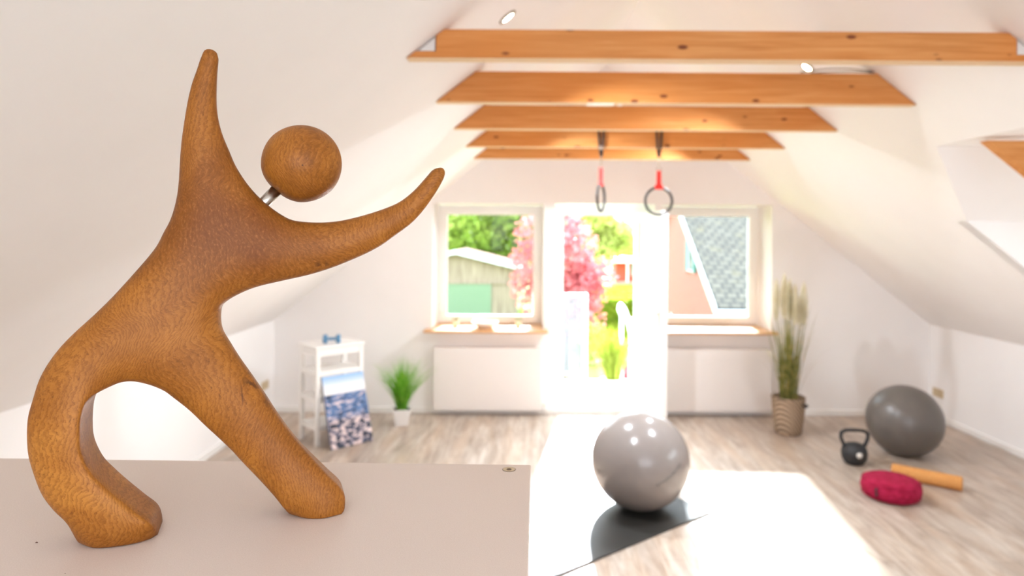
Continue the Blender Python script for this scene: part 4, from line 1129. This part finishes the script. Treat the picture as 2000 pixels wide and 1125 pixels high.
for k, (x, h) in enumerate([(7.5, 6.2), (14.4, 5.6), (21.5, 6.4), (-14, 8.5)]):
    tree('field_tree', ['yellow-green tree behind the red summerhouse, its left neighbour', 'yellow-green tree right behind the red summerhouse', 'yellow-green tree right of the summerhouse at the meadow edge', 'yellow-green tree far left beyond the garage'][k], 'tree',
         x, 76 if k < 3 else 52, blobs(2.6, 2.2, 0.6, h, 20, 30+k, 1.1, 1.7), 6500, 0.26, M['treeyellow'], 40+k, h*0.6, 0.2, 'trees at the meadow edge')
# clipped hedge: a leafy solid block
hd = thing('clipped_hedge', 'bright green clipped box hedge below the summerhouse', 'hedge', (6.2, 33.5, GZ))
r = np.random.RandomState(2); n = 16000
q = np.stack([r.uniform(-3.1, 3.1, n), r.uniform(-4, 4, n), r.uniform(0, 1.75, n)], 1)
face = r.randint(0, 3, n); q[face == 0, 2] = 1.7+0.06*r.rand((face == 0).sum()); q[face == 1, 1] = -4+0.1*r.rand((face == 1).sum()); q[face == 2, 0] = -3.1+0.1*r.rand((face == 2).sum())
cr = np.clip((np.abs(q[:, 0]+0)-2.5)/0.6, 0, 1)*0.25; q[:, 2] -= np.where(q[:, 2] > 1.3, cr, 0)
a = r.normal(size=(n, 3)); a /= np.linalg.norm(a, axis=1)[:, None]; b = np.cross(a, r.normal(size=(n, 3))); b /= np.linalg.norm(b, axis=1)[:, None]
V = np.stack([q-a*0.11, q+b*0.07, q+a*0.11, q-b*0.07], 1).reshape(-1, 3).tolist()
raw('foliage', V, [(4*i, 4*i+1, 4*i+2, 4*i+3) for i in range(n)], M['hedge'], hd)
bm = BM(); box(bm, -3.0, 3.0, -3.9, 3.9, 0, 1.62); obj('inner_growth', bm, M['hedge'], hd, bevel=0.2)
for k, (x, y, rx, h, mt_, lb) in enumerate([(2.6, 17.5, 0.7, 1.3, 'treered', 'low pinkish shrub in front of the hedge'), (3.6, 19.0, 0.9, 1.1, 'treeyellow', 'pale round shrub below the stair'),
                                    (2.2, 24.0, 0.9, 1.6, 'treegreen', 'dark green shrub left of the hedge'), (1.9, 14.5, 0.7, 1.1, 'treeyellow', 'pale shrub right behind the balcony railing')]):
    V, Fc = leafcloud([(0, 0, h*0.5, rx, rx, h*0.5)], 2600, 0.06, 60+k)
    t = thing('garden_shrub', lb, 'shrub', (x, y, GZ), 0, 'shrubs in the garden'); raw('foliage', V, Fc, M[mt_], t)

# garage
gx, gy = -3.6, 35.0
t = thing('garage', 'wooden garage with weathered boards, green door and pale low roof', 'garage', (gx, gy, GZ))
bm = BM(); prism(bm, [(-3.2, 0), (3.2, 0), (3.2, 2.85), (0, 3.62), (-3.2, 2.85)], 'Y', 0, 6); obj('walls', bm, M['boards'], t)
bm = BM()
for s in (-1, 1):
    prism(bm, [(0, 3.64), (s*3.55, 2.79), (s*3.55, 2.92), (0, 3.80)], 'Y', -0.35, 6.3)
obj('roof', bm, M['roofpink'], t)
bm = BM(); prism(bm, [(0, 3.60), (3.55, 2.74), (3.55, 2.93), (0, 3.82), (-3.55, 2.93), (-3.55, 2.74)], 'Y', -0.39, -0.35); obj('barge_board', bm, M['gutter'], t)
bm = BM(); box(bm, -2.1, 1.85, -0.06, -0.01, 0.0, 2.02); obj('door', bm, M['garagegreen'], t)
bm = BM(); box(bm, -2.1, 2.6, -0.09, -0.01, 2.02, 2.12); obj('door_lintel', bm, M['boards'], t)
# summerhouse
t = thing('summerhouse', 'red summerhouse with a flat white roof far behind the hedge', 'summerhouse', (10.4, 62, GZ))
bm = BM(); box(bm, -1.9, 2.6, 0, 3, 0.35, 2.15); obj('walls', bm, M['redpaint'], t)
bm = BM(); box(bm, -2.3, 3.0, -0.9, 3.2, 2.15, 2.55); obj('roof', bm, M['gutter'], t)
bm = BM(); box(bm, -2.1, 2.8, -0.8, 0.0, 0.15, 0.35); obj('porch', bm, M['boards'], t)
for x in (-0.55, 1.0):
    bm = BM(); box(bm, x, x+0.75, -0.03, 0.0, 0.9, 2.0); obj('window', bm, M['darkglass'], t)
for x in (-1.0, 0.35):
    bm = BM(); box(bm, x, x+0.12, -0.8, -0.7, 0.35, 2.15); obj('post', bm, M['gutter'], t)

# neighbour's house: gable faces left, roof faces this house
hx, hy0, hr_, hz = 4.93, 16.7, 21.5, 3.0
t = thing('brick_house', 'neighbouring brick house with a grey tiled roof and teal shutters', 'house', (hx, hy0, GZ))
dy = hr_-hy0; rz_ = 3.15
bm = BM(); prism(bm, [(0, 0), (2*dy, 0), (2*dy, hz-0.05), (dy, hz+rz_-0.10), (0, hz-0.05)], 'X', 0.0, 9.0); obj('walls', bm, M['brick'], t)
slope = rz_/dy
for s in (0, 1):
    yA, yB = (-0.35, dy) if s == 0 else (2*dy+0.35, dy)
    zA = hz-0.35*slope; zB = hz+rz_
    L = math.hypot(yB-yA, zB-zA)
    bm = BM(); box(bm, -0.22, 9.3, 0, L, -0.10, 0.0)
    o = obj('roof_slope', bm, M['rooftile'], t, loc=(0, yA, zA+0.06)); 
    if s == 0: o.rotation_euler = (math.atan2(zB-zA, yB-yA), 0, 0)
    else:
        o.rotation_euler = (math.atan2(zB-zA, dy+0.35), 0, PI); o.location = (9.08, yA, zA+0.06)
bm = BM(); prism(bm, [(-0.37, hz-0.35*slope-0.10), (dy, hz+rz_-0.10), (dy, hz+rz_+0.10), (-0.37, hz-0.35*slope+0.10)], 'X', -0.27, -0.22); obj('verge_board', bm, M['gutter'], t)
bm = BM(); prism(bm, [(2*dy+0.37, hz-0.35*slope-0.10), (dy, hz+rz_-0.10), (dy, hz+rz_+0.10), (2*dy+0.37, hz-0.35*slope+0.10)], 'X', -0.27, -0.22); obj('verge_board', bm, M['gutter'], t)
bm = BM(); tube(bm, [(-0.25, -0.42, hz-0.28), (9.3, -0.42, hz-0.28)], 0.075, 10); obj('gutter', bm, M['gutter'], t, smooth=True)
bm = BM(); tube(bm, [(0.75, -0.42, hz-0.30), (0.45, -0.10, hz-0.75), (0.45, -0.06, 0.0)], 0.05, 8); obj('downpipe', bm, M['teal'], t, smooth=True)
bm = BM(); box(bm, 0.02, 8.98, -0.03, -0.001, 0, hz-0.15); obj('eave_wall', bm, M['brown'], t)
wy = 19.62-hy0
bm = BM(); ringframe(bm, wy-0.34, wy+0.34, 3.55, 4.45, 0.05, -0.06, 0.0)
# ringframe builds in x; turn it so that it lies in the gable plane
bmesh.ops.transform(bm, matrix=Matrix(((0, 1, 0, 0), (1, 0, 0, 0), (0, 0, 1, 0), (0, 0, 0, 1))), verts=bm.verts)
wnd = obj('window', bm, M['gutter'], t)
bm = BM(); box(bm, -0.03, -0.01, wy-0.29, wy+0.29, 3.60, 4.40); obj('pane', bm, M['darkglass'], wnd)
for a in (wy-0.62, wy+0.36):
    bm = BM(); box(bm, -0.07, -0.03, a, a+0.26, 3.52, 4.48); obj('shutter', bm, M['teal'], t)
